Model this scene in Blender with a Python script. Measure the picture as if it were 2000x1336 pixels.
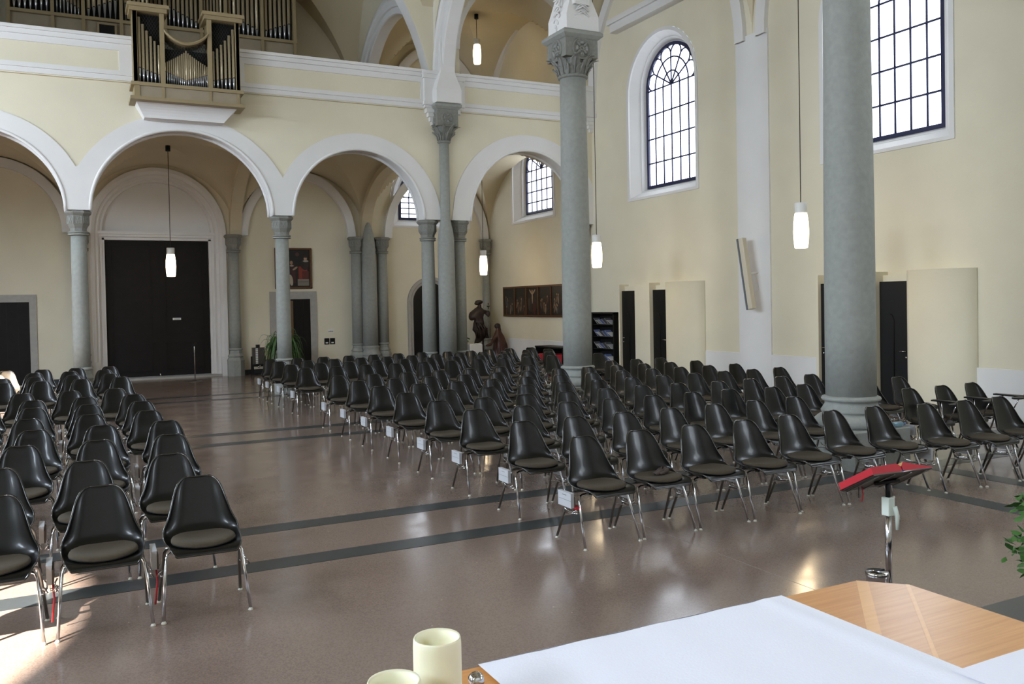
import bpy, math, random
from mathutils import Vector, Matrix
PI = math.pi
for o in list(bpy.data.objects): bpy.data.objects.remove(o)
sc = bpy.context.scene
COL = sc.collection
R = random.Random(7)

# ------------------------------------------------------------ camera
cam = bpy.data.cameras.new('camera'); camo = bpy.data.objects.new('camera', cam); COL.objects.link(camo)
right = Vector((0.89160851, -0.45240452, -0.01908988)); down = Vector((-0.02532046, -0.00772041, -0.99964957)); fwd = Vector((0.4520986, 0.89177943, -0.01833867))
m = Matrix(((right.x, -down.x, -fwd.x), (right.y, -down.y, -fwd.y), (right.z, -down.z, -fwd.z)))
camo.matrix_world = Matrix.Translation((0, 0, 1.96)) @ m.to_4x4()
cam.sensor_width = 36; cam.lens = 36 * 1687.85 / 2000; cam.shift_y = -46.4 / 2000; cam.clip_end = 200; cam.clip_start = .05
sc.camera = camo
# ------------------------------------------------------------ colour management, world, sun, window daylight, added fill lights
sc.view_settings.view_transform = 'Standard'; sc.view_settings.look = 'None'; sc.view_settings.gamma = 1; sc.view_settings.use_curve_mapping = False
sc.view_settings.exposure = 0.2
sc.cycles.max_bounces = 8; sc.cycles.diffuse_bounces = 5; sc.cycles.glossy_bounces = 4; sc.cycles.transmission_bounces = 4; sc.cycles.sample_clamp_indirect = 6; sc.cycles.use_denoising = True
sc.cycles.caustics_reflective = False; sc.cycles.caustics_refractive = False
w = bpy.data.worlds.new('world'); sc.world = w; w.use_nodes = True
w.node_tree.nodes['Background'].inputs[0].default_value = (.62, .76, 1, 1); w.node_tree.nodes['Background'].inputs[1].default_value = 3.0
SUN_EL, SUN_AZ = math.radians(28.5), math.radians(28.5)          # travels towards +x, a little towards +y
sl = bpy.data.lights.new('sun', 'SUN'); so = bpy.data.objects.new('sun', sl); COL.objects.link(so)
d = Vector((math.cos(SUN_AZ) * math.cos(SUN_EL), math.sin(SUN_AZ) * math.cos(SUN_EL), -math.sin(SUN_EL)))
so.rotation_euler = d.to_track_quat('-Z', 'Y').to_euler(); so.location = (-20, -5, 14)
sl.energy = 66; sl.angle = math.radians(.8); sl.color = (1, .93, .82)
PANE = 4.4                                                        # radiance of the daylit frosted panes
def area(name, loc, size, aim, energy, color=(.80, .89, 1)):
    l = bpy.data.lights.new(name, 'AREA'); l.shape = 'RECTANGLE'; l.size, l.size_y = size; l.energy = energy; l.color = color
    o = bpy.data.objects.new(name, l); COL.objects.link(o); o.location = loc
    o.rotation_euler = Vector(aim).to_track_quat('-Z', 'Z').to_euler(); return o
SUN_OPENINGS = [(2.2, 1.55, 2.6, 4.62), (8.6, 1.0, 2.6, 4.2), (14.9, 1.2, 2.6, 4.75)]      # unseen openings shaped to place the sun patches: (y, half width, sill, spring)
for y in (-3.0, 5.0, 10.3, 16.6): area('window_daylight', (-7.9, y, 6.3), (1.8, 3.2), (1, 0, -.7), 1000, (.74, .86, 1))
area('choir_fill', (2.2, -8.6, 5.6), (12.0, 8.0), (0, 1, -.6), 150, (.86, .92, 1))  # added soft fill from behind the camera
area('near_right_fill', (12.2, -3.0, 4.5), (2.6, 3.2), (-1, 0, -.6), 300)  # added fill by the right wall, out of view

# ------------------------------------------------------------ materials
MAT = {}
def srgb(h): return tuple(((c / 255) / 12.92 if c / 255 <= .04045 else (((c / 255) + .055) / 1.055) ** 2.4) for c in h) + (1,)
def mat(name, col, rough=.6, metal=0, noise=0, nscale=8, bump=0, bscale=60, coat=0, emit=None, spec=.5, trans=0):
    if name in MAT: return MAT[name]
    M = bpy.data.materials.new(name); M.use_nodes = True; nt = M.node_tree; b = nt.nodes['Principled BSDF']
    c = srgb(col) if max(col) > 1 else tuple(col) + (1,)
    b.inputs['Base Color'].default_value = c; b.inputs['Roughness'].default_value = rough; b.inputs['Metallic'].default_value = metal
    b.inputs['Coat Weight'].default_value = coat; b.inputs['Coat Roughness'].default_value = .08; b.inputs['Specular IOR Level'].default_value = spec
    if trans: b.inputs['Transmission Weight'].default_value = trans
    tc = nt.nodes.new('ShaderNodeTexCoord')
    if noise:
        n = nt.nodes.new('ShaderNodeTexNoise'); n.inputs['Scale'].default_value = nscale; n.inputs['Detail'].default_value = 6
        nt.links.new(tc.outputs['Object'], n.inputs['Vector'])
        r = nt.nodes.new('ShaderNodeMapRange'); r.inputs[1].default_value = .3; r.inputs[2].default_value = .7; r.inputs[3].default_value = 1 - noise; r.inputs[4].default_value = 1 + noise
        nt.links.new(n.outputs[0], r.inputs[0])
        mx = nt.nodes.new('ShaderNodeVectorMath'); mx.operation = 'SCALE'; mx.inputs[0].default_value = c[:3]
        nt.links.new(r.outputs[0], mx.inputs['Scale']); nt.links.new(mx.outputs[0], b.inputs['Base Color'])
    if bump:
        n = nt.nodes.new('ShaderNodeTexNoise'); n.inputs['Scale'].default_value = bscale; n.inputs['Detail'].default_value = 3
        nt.links.new(tc.outputs['Object'], n.inputs['Vector'])
        bp = nt.nodes.new('ShaderNodeBump'); bp.inputs['Strength'].default_value = bump; bp.inputs['Distance'].default_value = .01
        nt.links.new(n.outputs[0], bp.inputs['Height']); nt.links.new(bp.outputs[0], b.inputs['Normal'])
    if emit: b.inputs['Emission Color'].default_value = tuple(emit[0]) + (1,); b.inputs['Emission Strength'].default_value = emit[1]
    MAT[name] = M; return M
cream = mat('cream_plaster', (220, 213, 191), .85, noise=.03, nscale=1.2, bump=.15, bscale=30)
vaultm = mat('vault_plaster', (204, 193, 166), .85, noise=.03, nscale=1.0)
white = mat('white_plaster', (222, 221, 220), .75, noise=.02, nscale=2)
stone = mat('grey_sandstone', (146, 148, 143), .8, noise=.08, nscale=14, bump=.35, bscale=90)
stone_d = mat('grey_carved_stone', (128, 128, 122), .85, noise=.12, nscale=20, bump=.4, bscale=50)
jamb = mat('door_stone', (165, 162, 156), .8, noise=.06, nscale=10)
blackst = mat('black_slate', (48, 52, 55), .28, noise=.1, nscale=30, spec=.5)
darkwood = mat('dark_brown_wood', (20, 15, 13), .6, noise=.2, nscale=6, spec=.25)
blackwood = mat('black_painted_wood', (13, 13, 14), .5, spec=.3)
shellm = mat('black_fibreglass_shell', (9, 9, 8), .3, noise=.25, nscale=30, coat=.16, spec=.28, bump=.03, bscale=180)
shell_sun = mat('sun_painted_shell', (58, 50, 40), .4, noise=.12, nscale=14, coat=.4)  # black shell made paler in colour to stand in for direct sun
rimm = mat('shell_edge', (24, 23, 22), .16, coat=.8)
padm = mat('brown_wool_pad', (66, 57, 43), .95, noise=.1, nscale=60, bump=.4, bscale=300)
padb = mat('pad_edge', (14, 13, 13), .8)
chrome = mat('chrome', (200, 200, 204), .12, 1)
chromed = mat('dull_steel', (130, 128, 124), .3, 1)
glide = mat('nylon_glide', (190, 186, 172), .5)
boxw = mat('painted_hymn_box', (176, 178, 182), .5)
boxi = mat('brown_box_side', (70, 56, 46), .6)
red = mat('red_cloth', (178, 30, 44), .7)
organw = mat('olive_grey_case', (146, 130, 98), .55, noise=.06, nscale=4)
organp = mat('pale_case_panel', (150, 138, 118), .6, noise=.05, nscale=6)
pipem = mat('organ_pipe_tin', (188, 174, 146), .38, .45)
pipef = mat('polished_pipe_foot', (206, 208, 212), .22, .7)
voidm = mat('organ_interior', (10, 9, 8), .9)
framem = mat('blue_black_window_iron', (24, 27, 66), .5)
goldwood = mat('brown_picture_frame', (92, 58, 32), .45, noise=.15, nscale=20)
lampw = mat('white_lamp_cap', (226, 224, 220), .5)
cordm = mat('brown_cord', (40, 32, 26), .7)
leafm = mat('leaf_green', (58, 96, 40), .5, noise=.25, nscale=9)
statm = mat('dark_carved_wood', (40, 25, 20), .5, noise=.3, nscale=9)
statr = mat('reddish_carved_wood', (66, 34, 26), .5, noise=.25, nscale=9)
clothm = mat('white_linen', (228, 229, 240), .8, noise=.01, nscale=3, bump=.08, bscale=220)
waxm = mat('ivory_wax', (236, 232, 204), .42, noise=.02, nscale=8); waxm.node_tree.nodes['Principled BSDF'].inputs['Subsurface Weight'].default_value = .35
waxm.node_tree.nodes['Principled BSDF'].inputs['Subsurface Radius'].default_value = (.02, .015, .008)
paperm = mat('paper', (222, 222, 218), .7)
lampg = mat('opal_lamp_glass', (250, 240, 220), .4, emit=((1, .80, .52), 9))
panes = mat('bright_frosted_pane', (200, 205, 215), .6, emit=((.80, .89, 1.0), PANE * 2.6))  # unseen near windows, glow raised to help light the room
panem = mat('daylit_frosted_pane', (200, 205, 215), .6, emit=((.84, .91, 1.0), PANE))
def terrazzo():
    M = bpy.data.materials.new('brown_terrazzo'); M.use_nodes = True; nt = M.node_tree; b = nt.nodes['Principled BSDF']; L = nt.links
    tc = nt.nodes.new('ShaderNodeTexCoord')
    v = nt.nodes.new('ShaderNodeTexVoronoi'); v.inputs['Scale'].default_value = 120; L.new(tc.outputs['Object'], v.inputs['Vector'])
    r = nt.nodes.new('ShaderNodeValToRGB'); L.new(v.outputs['Color'], r.inputs[0]); e = r.color_ramp.elements
    r.color_ramp.interpolation = 'CONSTANT'
    e[0].position = 0; e[0].color = srgb((121, 105, 96)); e[1].position = .35; e[1].color = srgb((127, 110, 100))
    for pos, c in ((.6, (115, 99, 90)), (.8, (124, 107, 98)), (.98, (176, 158, 144)), (.99, (78, 62, 56))): q = e.new(pos); q.color = srgb(c)
    n = nt.nodes.new('ShaderNodeTexNoise'); n.inputs['Scale'].default_value = .8; n.inputs['Detail'].default_value = 4; L.new(tc.outputs['Object'], n.inputs['Vector'])
    mr = nt.nodes.new('ShaderNodeMapRange'); mr.inputs[1].default_value = .3; mr.inputs[2].default_value = .7; mr.inputs[3].default_value = .93; mr.inputs[4].default_value = 1.07; L.new(n.outputs[0], mr.inputs[0])
    mx = nt.nodes.new('ShaderNodeVectorMath'); mx.operation = 'SCALE'; L.new(r.outputs[0], mx.inputs[0]); L.new(mr.outputs[0], mx.inputs['Scale']); L.new(mx.outputs[0], b.inputs['Base Color'])
    n2 = nt.nodes.new('ShaderNodeTexNoise'); n2.inputs['Scale'].default_value = 2.2; L.new(tc.outputs['Object'], n2.inputs['Vector'])
    m2 = nt.nodes.new('ShaderNodeMapRange'); m2.inputs[1].default_value = .3; m2.inputs[2].default_value = .7; m2.inputs[3].default_value = .13; m2.inputs[4].default_value = .22; L.new(n2.outputs[0], m2.inputs[0]); L.new(m2.outputs[0], b.inputs['Roughness'])
    return M
floorm = terrazzo()
def woodm(name, c1, c2, ang):
    M = bpy.data.materials.new(name); M.use_nodes = True; nt = M.node_tree; b = nt.nodes['Principled BSDF']; L = nt.links
    tc = nt.nodes.new('ShaderNodeTexCoord'); mp = nt.nodes.new('ShaderNodeMapping'); mp.inputs['Rotation'].default_value = (0, 0, ang); mp.inputs['Scale'].default_value = (1.5, 40, 1)
    n = nt.nodes.new('ShaderNodeTexNoise'); n.inputs['Scale'].default_value = 3; n.inputs['Detail'].default_value = 8
    L.new(tc.outputs['Object'], mp.inputs[0]); L.new(mp.outputs[0], n.inputs['Vector'])
    r = nt.nodes.new('ShaderNodeValToRGB'); r.color_ramp.elements[0].position = .3; r.color_ramp.elements[1].position = .75; r.color_ramp.elements[0].color = srgb(c1); r.color_ramp.elements[1].color = srgb(c2)
    L.new(n.outputs[0], r.inputs[0]); L.new(r.outputs[0], b.inputs['Base Color']); b.inputs['Roughness'].default_value = .33; b.inputs['Coat Weight'].default_value = .3; b.inputs['Coat Roughness'].default_value = .22
    return M
beech_x = woodm('beech_veneer_along', (190, 128, 68), (210, 150, 88), 0)
beech_d = woodm('beech_veneer_diagonal', (196, 140, 90), (212, 160, 110), PI / 4)
beech_y = woodm('beech_veneer_across', (196, 138, 82), (214, 160, 102), PI / 2)
beech_s = woodm('beech_inlay_strip', (216, 160, 100), (226, 172, 112), PI / 4)

# ------------------------------------------------------------ mesh helpers
class B:
    def __init__(s): s.v = []; s.f = []; s.mi = []; s.sm = []; s.mats = []
    def _m(s, m):
        if m not in s.mats: s.mats.append(m)
        return s.mats.index(m)
    def add(s, vs, fs, m, smooth=False):
        o = len(s.v); s.v += [tuple(v) for v in vs]; i = s._m(m)
        for f in fs: s.f.append([a + o for a in f]); s.mi.append(i); s.sm.append(smooth)
        return s
    def box(s, x0, x1, y0, y1, z0, z1, m):
        return s.add([(x0, y0, z0), (x1, y0, z0), (x1, y1, z0), (x0, y1, z0), (x0, y0, z1), (x1, y0, z1), (x1, y1, z1), (x0, y1, z1)],
                     [(0, 3, 2, 1), (4, 5, 6, 7), (0, 1, 5, 4), (1, 2, 6, 5), (2, 3, 7, 6), (3, 0, 4, 7)], m)
    def bev(s, x0, x1, y0, y1, z0, z1, m, b=.01):   # box with chamfered edges
        vs = []; X = (x0, x1); Y = (y0, y1); Z = (z0, z1)
        idx = {}
        for i in (0, 1):
            for j in (0, 1):
                for k in (0, 1):
                    sx, sy, sz = (1 - 2 * i) * b, (1 - 2 * j) * b, (1 - 2 * k) * b
                    for a, off in enumerate(((0, sy, sz), (sx, 0, sz), (sx, sy, 0))):
                        idx[i, j, k, a] = len(vs); vs.append((X[i] + off[0], Y[j] + off[1], Z[k] + off[2]))
        F = []
        for i in (0, 1): F.append([idx[i, 0, 0, 0], idx[i, 1, 0, 0], idx[i, 1, 1, 0], idx[i, 0, 1, 0]])
        for j in (0, 1): F.append([idx[0, j, 0, 1], idx[1, j, 0, 1], idx[1, j, 1, 1], idx[0, j, 1, 1]])
        for k in (0, 1): F.append([idx[0, 0, k, 2], idx[1, 0, k, 2], idx[1, 1, k, 2], idx[0, 1, k, 2]])
        for i in (0, 1):
            for j in (0, 1): F.append([idx[i, j, 0, 0], idx[i, j, 1, 0], idx[i, j, 1, 1], idx[i, j, 0, 1]])
            for k in (0, 1): F.append([idx[i, 0, k, 0], idx[i, 1, k, 0], idx[i, 1, k, 2], idx[i, 0, k, 2]])
        for j in (0, 1):
            for k in (0, 1): F.append([idx[0, j, k, 1], idx[1, j, k, 1], idx[1, j, k, 2], idx[0, j, k, 2]])
        for i in (0, 1):
            for j in (0, 1):
                for k in (0, 1): F.append([idx[i, j, k, 0], idx[i, j, k, 1], idx[i, j, k, 2]])
        return s.add(vs, F, m)
    def lathe(s, prof, m, n=24, c=(0, 0), smooth=True, a0=0, a1=2 * PI, rot=0, cap=True, sx=1, sy=1):
        full = abs(a1 - a0 - 2 * PI) < 1e-6; k = n if full else n + 1; vs = []
        for r, z in prof:
            for i in range(k):
                a = a0 + (a1 - a0) * i / n + rot; vs.append((c[0] + r * math.cos(a) * sx, c[1] + r * math.sin(a) * sy, z))
        fs = []
        for j in range(len(prof) - 1):
            for i in range(n if full else n):
                i2 = (i + 1) % k; fs.append((j * k + i, j * k + i2, (j + 1) * k + i2, (j + 1) * k + i))
        s.add(vs, fs, m, smooth)
        if cap and full:
            s.add(vs[:k], [tuple(range(k))[::-1]], m); s.add(vs[-k:], [tuple(range(k))], m)
        return s
    def tube(s, pts, r, m, n=8, close=False, cap=True):
        P = [Vector(p) for p in pts]; N = len(P); rr = r if isinstance(r, (list, tuple)) else [r] * N; vs = []; prev = None
        for i, p in enumerate(P):
            if close: t = P[(i + 1) % N] - P[i - 1]
            else: t = P[min(i + 1, N - 1)] - P[max(i - 1, 0)]
            t = t.normalized() if t.length > 1e-9 else Vector((0, 0, 1))
            if prev is None: u = t.orthogonal().normalized()
            else:
                u = prev - t * prev.dot(t); u = u.normalized() if u.length > 1e-6 else t.orthogonal().normalized()
            prev = u; v = t.cross(u)
            for k in range(n):
                a = 2 * PI * k / n; vs.append(p + (u * math.cos(a) + v * math.sin(a)) * rr[i])
        fs = []
        for i in range(N if close else N - 1):
            j = (i + 1) % N
            for k in range(n): k2 = (k + 1) % n; fs.append((i * n + k, i * n + k2, j * n + k2, j * n + k))
        if cap and not close: fs.append(tuple(range(n))[::-1]); fs.append(tuple((N - 1) * n + k for k in range(n)))
        return s.add(vs, fs, m, True)
    def loft(s, loops, m, close=True, smooth=False, cap0=False, cap1=False):
        n = len(loops[0]); vs = [p for l in loops for p in l]; fs = []
        for j in range(len(loops) - 1):
            for i in range(n if close else n - 1):
                i2 = (i + 1) % n; fs.append((j * n + i, j * n + i2, (j + 1) * n + i2, (j + 1) * n + i))
        if cap0: fs.append(tuple(range(n))[::-1])
        if cap1: fs.append(tuple((len(loops) - 1) * n + i for i in range(n)))
        return s.add(vs, fs, m, smooth)
    def grid(s, fn, nu, nv, m, smooth=True):
        vs = [fn(i / nu, j / nv) for j in range(nv + 1) for i in range(nu + 1)]
        fs = [(j * (nu + 1) + i, j * (nu + 1) + i + 1, (j + 1) * (nu + 1) + i + 1, (j + 1) * (nu + 1) + i) for j in range(nv) for i in range(nu)]
        return s.add(vs, fs, m, smooth)
    def prism(s, poly, fn, m, d0, d1):               # poly of (a,b) -> fn(a,b,d)
        n = len(poly); vs = [fn(a, b, d0) for a, b in poly] + [fn(a, b, d1) for a, b in poly]
        fs = [tuple(range(n))[::-1], tuple(range(n, 2 * n))] + [(i, (i + 1) % n, n + (i + 1) % n, n + i) for i in range(n)]
        return s.add(vs, fs, m)
    def ball(s, c, r, m, n=10):
        rx, ry, rz = r if isinstance(r, (list, tuple)) else (r, r, r)
        return s.grid(lambda u, v: (c[0] + rx * math.cos(2 * PI * u) * math.sin(PI * v), c[1] + ry * math.sin(2 * PI * u) * math.sin(PI * v), c[2] + rz * math.cos(PI * v)), n, n, m)
    def build(s, name, parent=None, loc=None):
        me = bpy.data.meshes.new(name); me.from_pydata(s.v, [], s.f)
        for mt in s.mats: me.materials.append(mt)
        me.polygons.foreach_set('material_index', s.mi); me.polygons.foreach_set('use_smooth', s.sm); me.update()
        import bmesh as bmm
        bm = bmm.new(); bm.from_mesh(me); bmm.ops.remove_doubles(bm, verts=bm.verts, dist=1e-5); bmm.ops.recalc_face_normals(bm, faces=bm.faces); bm.to_mesh(me); bm.free()
        o = bpy.data.objects.new(name, me); COL.objects.link(o)
        if parent: o.parent = parent
        if loc: o.location = loc
        return o
def tag(o, label, cat, group=None):
    o['label'] = label; o['category'] = cat
    if group: o['group'] = group
    return o
def thing(name, label, cat, loc=(0, 0, 0), rz=0, group=None):
    o = bpy.data.objects.new(name, None); COL.objects.link(o); o.location = loc; o.rotation_euler = (0, 0, rz); o.empty_display_size = .1
    return tag(o, label, cat, group)
def struct(o): o['kind'] = 'structure'; return o
def sroot(name, loc=(0, 0, 0)):
    o = bpy.data.objects.new(name, None); COL.objects.link(o); o.location = loc; o['kind'] = 'structure'; return o
def dup(root, loc, label=None, rz=0, group=None):
    r = root.copy(); COL.objects.link(r); r.location = loc; r.rotation_euler = (0, 0, rz)
    if label: r['label'] = label
    if group: r['group'] = group
    for ch in root.children:
        c = ch.copy(); COL.objects.link(c); c.parent = r
        for g in ch.children: e = g.copy(); COL.objects.link(e); e.parent = c
    return r

# ------------------------------------------------------------ dimensions
XN, XP, XW, XL = 2.185, 8.15, 12.4, -8.0
YF, YK, YB = 19.57, 20.03, 26.05            # arcade front, arcade back, west wall
ZS = 4.0                                    # spring of the low arches
TRIM = [0]
def trim(b):
    TRIM[0] += 1; return struct(b.build('trim_%d' % TRIM[0]))

# ------------------------------------------------------------ floor
b = B(); b.box(XL - .5, XW + .6, -9, 27.5, -.2, 0, floorm); struct(b.build('floor'))
b = B()
def band_x(y, x0, x1, wdt=.26): b.box(x0, x1, y - wdt / 2, y + wdt / 2, -.01, .0025, blackst)
def band_y(x, y0, y1, wdt=.26): b.box(x - wdt / 2, x + wdt / 2, y0, y1, -.01, .0028, blackst)
band_x(6.68, XL, 7.66); band_x(7.77, XL, 7.6); band_x(7.77, 8.66, XW); band_x(6.68, 8.66, XW)
for y in (12.92, 13.97): band_x(y, XL, XW)
for y in (19.3, 20.34): band_x(y, XL, XW, .22)
band_y(7.53, 2.96, 6.81); band_y(8.64, 2.96, 6.81)
for y0, y1 in ((7.9, 12.8), (14.1, 19.2)): band_y(7.6, y0, y1); band_y(8.66, y0, y1)
struct(b.build('floor_slate_bands'))
b = B()
for x in (4.37, -.5): b.box(x, x + .003, 3, 6.5, -.01, .0008, mat('joint_filler', (128, 114, 104), .4))
struct(b.build('floor_joint_lines'))
b = B(); b.box(XL, XW, -9, 2.945, 0, .3, blackst); struct(b.build('floor_podium'))

# ------------------------------------------------------------ walls with round-headed openings
def arch_z(u, op):
    u0, r, zs, zp = op[:4]; rz = op[4] if len(op) > 4 else r
    t = max(0, 1 - ((u - u0) / r) ** 2); return zp + rz * math.sqrt(t)
def samples(a, b_, ops, n=22):
    S = {a, b_}
    for o in ops:
        for i in range(n + 1):
            u = o[0] - o[1] * math.cos(PI * i / n)
            if a < u < b_: S.add(round(u, 5))
    return sorted(S)
def sheet(b, fn, u0, u1, z0, z1, ops, m):
    S = samples(u0, u1, ops)
    for p, q in zip(S, S[1:]):
        mid = (p + q) / 2; o = next((o for o in ops if abs(mid - o[0]) < o[1]), None)
        segs = [(z0, z0, z1, z1)] if o is None else [(z0, z0, o[2], o[2]), (arch_z(p, o), arch_z(q, o), z1, z1)]
        for a, b2, c, e in segs:
            if c - a > 1e-4 or e - b2 > 1e-4: b.add([fn(p, a), fn(q, b2), fn(q, e), fn(p, c)], [(0, 1, 2, 3)], m)
def outline(u0, r, zs, zp, n=20, rz=None):
    rz = rz or r; P = [(u0 + r, zs)]
    for i in range(n + 1): a = PI * i / n; P.append((u0 + r * math.cos(a), zp + rz * math.sin(a)))
    P.append((u0 - r, zs)); return P
W = [0]
def window(fn, u0, zs=4.40, zp=6.95, pane=True, drop=0):
    """fn(u,z,d): d is depth outwards. Outer opening r 1.365, glass r .97"""
    W[0] += 1; root = sroot('window_%d' % W[0])
    def loop(r, s, d, p=zp + .1): return [fn(a, c, d) for a, c in outline(u0, r, s, p)]
    b = B(); b.loft([loop(1.365, zs, 0, zp), loop(1.365, zs, -.025, zp), loop(1.28, zs + .06, -.025, zp), loop(1.27, zs + .08, .01, zp), loop(1.08, zs + .2, .2), loop(1.05, zs + .22, .2), loop(1.0, zs + .27, .34), loop(.97, zs + .295, .35)], white)
    b.build('window_reveal', root)
    b = B(); b.loft([loop(.975, zs + .28, .30), loop(.90, zs + .35, .30), loop(.90, zs + .35, .35), loop(.975, zs + .28, .35), loop(.975, zs + .28, .30)], framem)
    b.build('window_frame', root)
    if not pane: return root
    b = B(); P = outline(u0, .96, zs + .29, zp + .1); b.add([fn(a, c, .35) for a, c in P], [tuple(range(len(P)))], panes if fn is RW and u0 < 5 else panem); b.build('window_pane', root)
    b = B(); z0, z1, r = zs + .3, zp + .1, .95; dd = .325; t = .02
    def bar(p, q, w=t): b.tube([fn(p[0], p[1], dd), fn(q[0], q[1], dd)], w, framem, 5)
    for i in range(1, 6): bar((u0 - r + r * i / 3, z0), (u0 - r + r * i / 3, z1))
    for i in range(1, 5): zz = z0 + (z1 - z0) * i / 4; bar((u0 - r, zz), (u0 + r, zz))
    for k in range(1, 6): a = PI * k / 6; bar((u0, z1), (u0 + .68 * r * math.cos(a) * 1.2, z1 + .68 * r * 1.2 * math.sin(a)))
    for rr in (r / 3, 2 * r / 3): b.tube([fn(u0 + rr * math.cos(PI * i / 16), z1 + rr * math.sin(PI * i / 16), dd) for i in range(17)], t, framem, 5)
    for k in range(6):
        a = PI * (k + .5) / 6; rc = .78 * r; hw = .2 * r
        pts = []
        for i in range(13):
            q = -PI / 2 + PI * i / 12; rad = rc + hw * math.cos(q) * .95; lat = math.sin(q) * hw
            pts.append(fn(u0 + rad * math.cos(a) - lat * math.sin(a), z1 + rad * math.sin(a) + lat * math.cos(a), dd))
        b.tube(pts, t, framem, 5)
    b.tube([fn(u0, z1 + .01, dd), fn(u0, z1 + .08, dd)], [.05, .03], framem, 6)
    b.build('window_bars', root); return root
RW = lambda u, z, d=0: (XW + d, u, z)
LW = lambda u, z, d=0: (XL - d, u, z)
BW = lambda u, z, d=0: (u, YB + d, z)
HW = [10.33, 16.55, 22.95, 4.0, -2.2]
rops = [(u, 1.365, 4.40, 6.95) for u in HW]; rops[2] = (22.95, 1.365, 4.40, 5.9)
b = B(); sheet(b, lambda u, z: RW(u, z), -9, 27, 0, 13, rops + [(22.95, 1.6, 8.2, 9.0)] if False else rops, cream); struct(b.build('wall_right'))
for i, u in enumerate(HW): window(RW, u, zp=5.9 if i == 2 else 6.95)
b = B(); sheet(b, lambda u, z: LW(u, z), -9, 27, 0, 13, [(u, r, zs, zp, .5) for u, r, zs, zp in SUN_OPENINGS], cream); struct(b.build('wall_left'))
for u, r, zs, zp in SUN_OPENINGS:
    W[0] += 1; b = B(); b.loft([[LW(a, c, d_) for a, c in outline(u, r, zs, zp, rz=.5)] for d_ in (0, .3)], white); struct(b.build('window_%d' % W[0]))  # unseen openings cut to let the sun patches in
# west wall with door recess and windows
bops = [(10.35, 1.365, 4.40, 5.3)]
b = B(); sheet(b, lambda u, z: BW(u, z), XL, .35, 0, 13, [], cream); sheet(b, lambda u, z: BW(u, z), .35, 3.98, 0, 13, [(2.165, 1.78, 0, 4.1)], cream)
sheet(b, lambda u, z: BW(u, z), 3.98, XW, 0, 13, bops, cream); struct(b.build('wall_west'))
window(BW, 10.35, zp=5.3)
b = B(); b.box(XL - .3, XW + .6, -9.3, 27.5, 12.95, 13.2, cream); struct(b.build('ceiling_roof'))
b = B(); b.box(XL, XW, -9.2, -9, 0, 13, cream); struct(b.build('wall_east'))
# dado, plinths, pilaster on the side wall
b = B()
for y0, y1 in ((-9, 8.79), (11.6, 15.02), (18.05, 26.0)): b.box(XW - .03, XW + .02, y0, y1, 0, .82, white)
trim(b)
b = B()
for yc in (13.46, 7.2): b.box(XW - .035, XW + .02, yc - .46, yc + .46, 0, 7.3, white)
trim(b)
b = B()
for x0, x1 in ((-7.9, -2.5), (-.88, .3), (4.0, 5.15), (6.6, 9.45), (11.2, 12.3)): b.box(x0, x1, YB - .02, YB + .02, 0, .14, blackst)
struct(b.build('baseboard_west'))

# ------------------------------------------------------------ arcade wall with low arches
A = [(-1.67, 1.6, 0, ZS, 1.61), (2.185, 1.85, 0, ZS, 1.776), (6.035, 1.595, 0, ZS, 1.61), (10.48, 1.67, 0, ZS, 1.86)]
O = [(-1.67, 2.006, 3.944), (2.185, 2.323, 3.757), (6.035, 2.006, 3.944), (10.48, 2.13, 4.09)]
A.insert(0, (-5.9, 1.67, 0, ZS, 1.86)); O.insert(0, (-5.9, 2.13, 4.09))
def lower(x):
    for a in A:
        if abs(x - a[0]) < a[1]: return arch_z(x, a)
    return ZS
def outer(x):
    z = ZS
    for c, r, zc in O:
        if abs(x - c) < r: z = max(z, zc + math.sqrt(r * r - (x - c) ** 2))
    return z
XS = samples(XL, XW, A, 26)
xs2 = set(XS)
for k in range(400): xs2.add(XL + (XW - XL) * k / 400)
XS = sorted(x for x in xs2)
b = B()
for p, q in zip(XS, XS[1:]):
    e = 1e-5; lp, lq = lower(p + e), lower(q - e)
    b.add([(p, YF, lp), (q, YF, lq), (q, YF, 6.7), (p, YF, 6.7)], [(0, 1, 2, 3)], cream)
    b.add([(p, YK, lp), (q, YK, lq), (q, YK, 6.7), (p, YK, 6.7)], [(0, 1, 2, 3)], cream)
    b.add([(p, YF, lp), (q, YF, lq), (q, YK, lq), (p, YK, lp)], [(0, 1, 2, 3)], white)
struct(b.build('wall_arcade'))
b = B()
for p, q in zip(XS, XS[1:]):
    e = 1e-5; lp, lq = lower(p + e), lower(q - e); op, oq = max(outer(p + e), lp), max(outer(q - e), lq)
    y = YF - .022
    b.add([(p, y, lp), (q, y, lq), (q, y, oq), (p, y, op)], [(0, 1, 2, 3)], white)
    b.add([(p, y, op), (q, y, oq), (q, YF, oq), (p, YF, op)], [(0, 1, 2, 3)], white)
    b.add([(p, y, lp), (q, y, lq), (q, YF + .02, lq), (p, YF + .02, lp)], [(0, 1, 2, 3)], white)
for a in A:   # roll moulding at the edge of every arch
    for rr, yy in ((.035, YF - .01), (.035, YK + .01)):
        b.tube([(a[0] - (a[1] - .02) * math.cos(PI * i / 36), yy, ZS + (a[4] - .02) * math.sin(PI * i / 36)) for i in range(37)], rr, white, 8)
trim(b)

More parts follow.
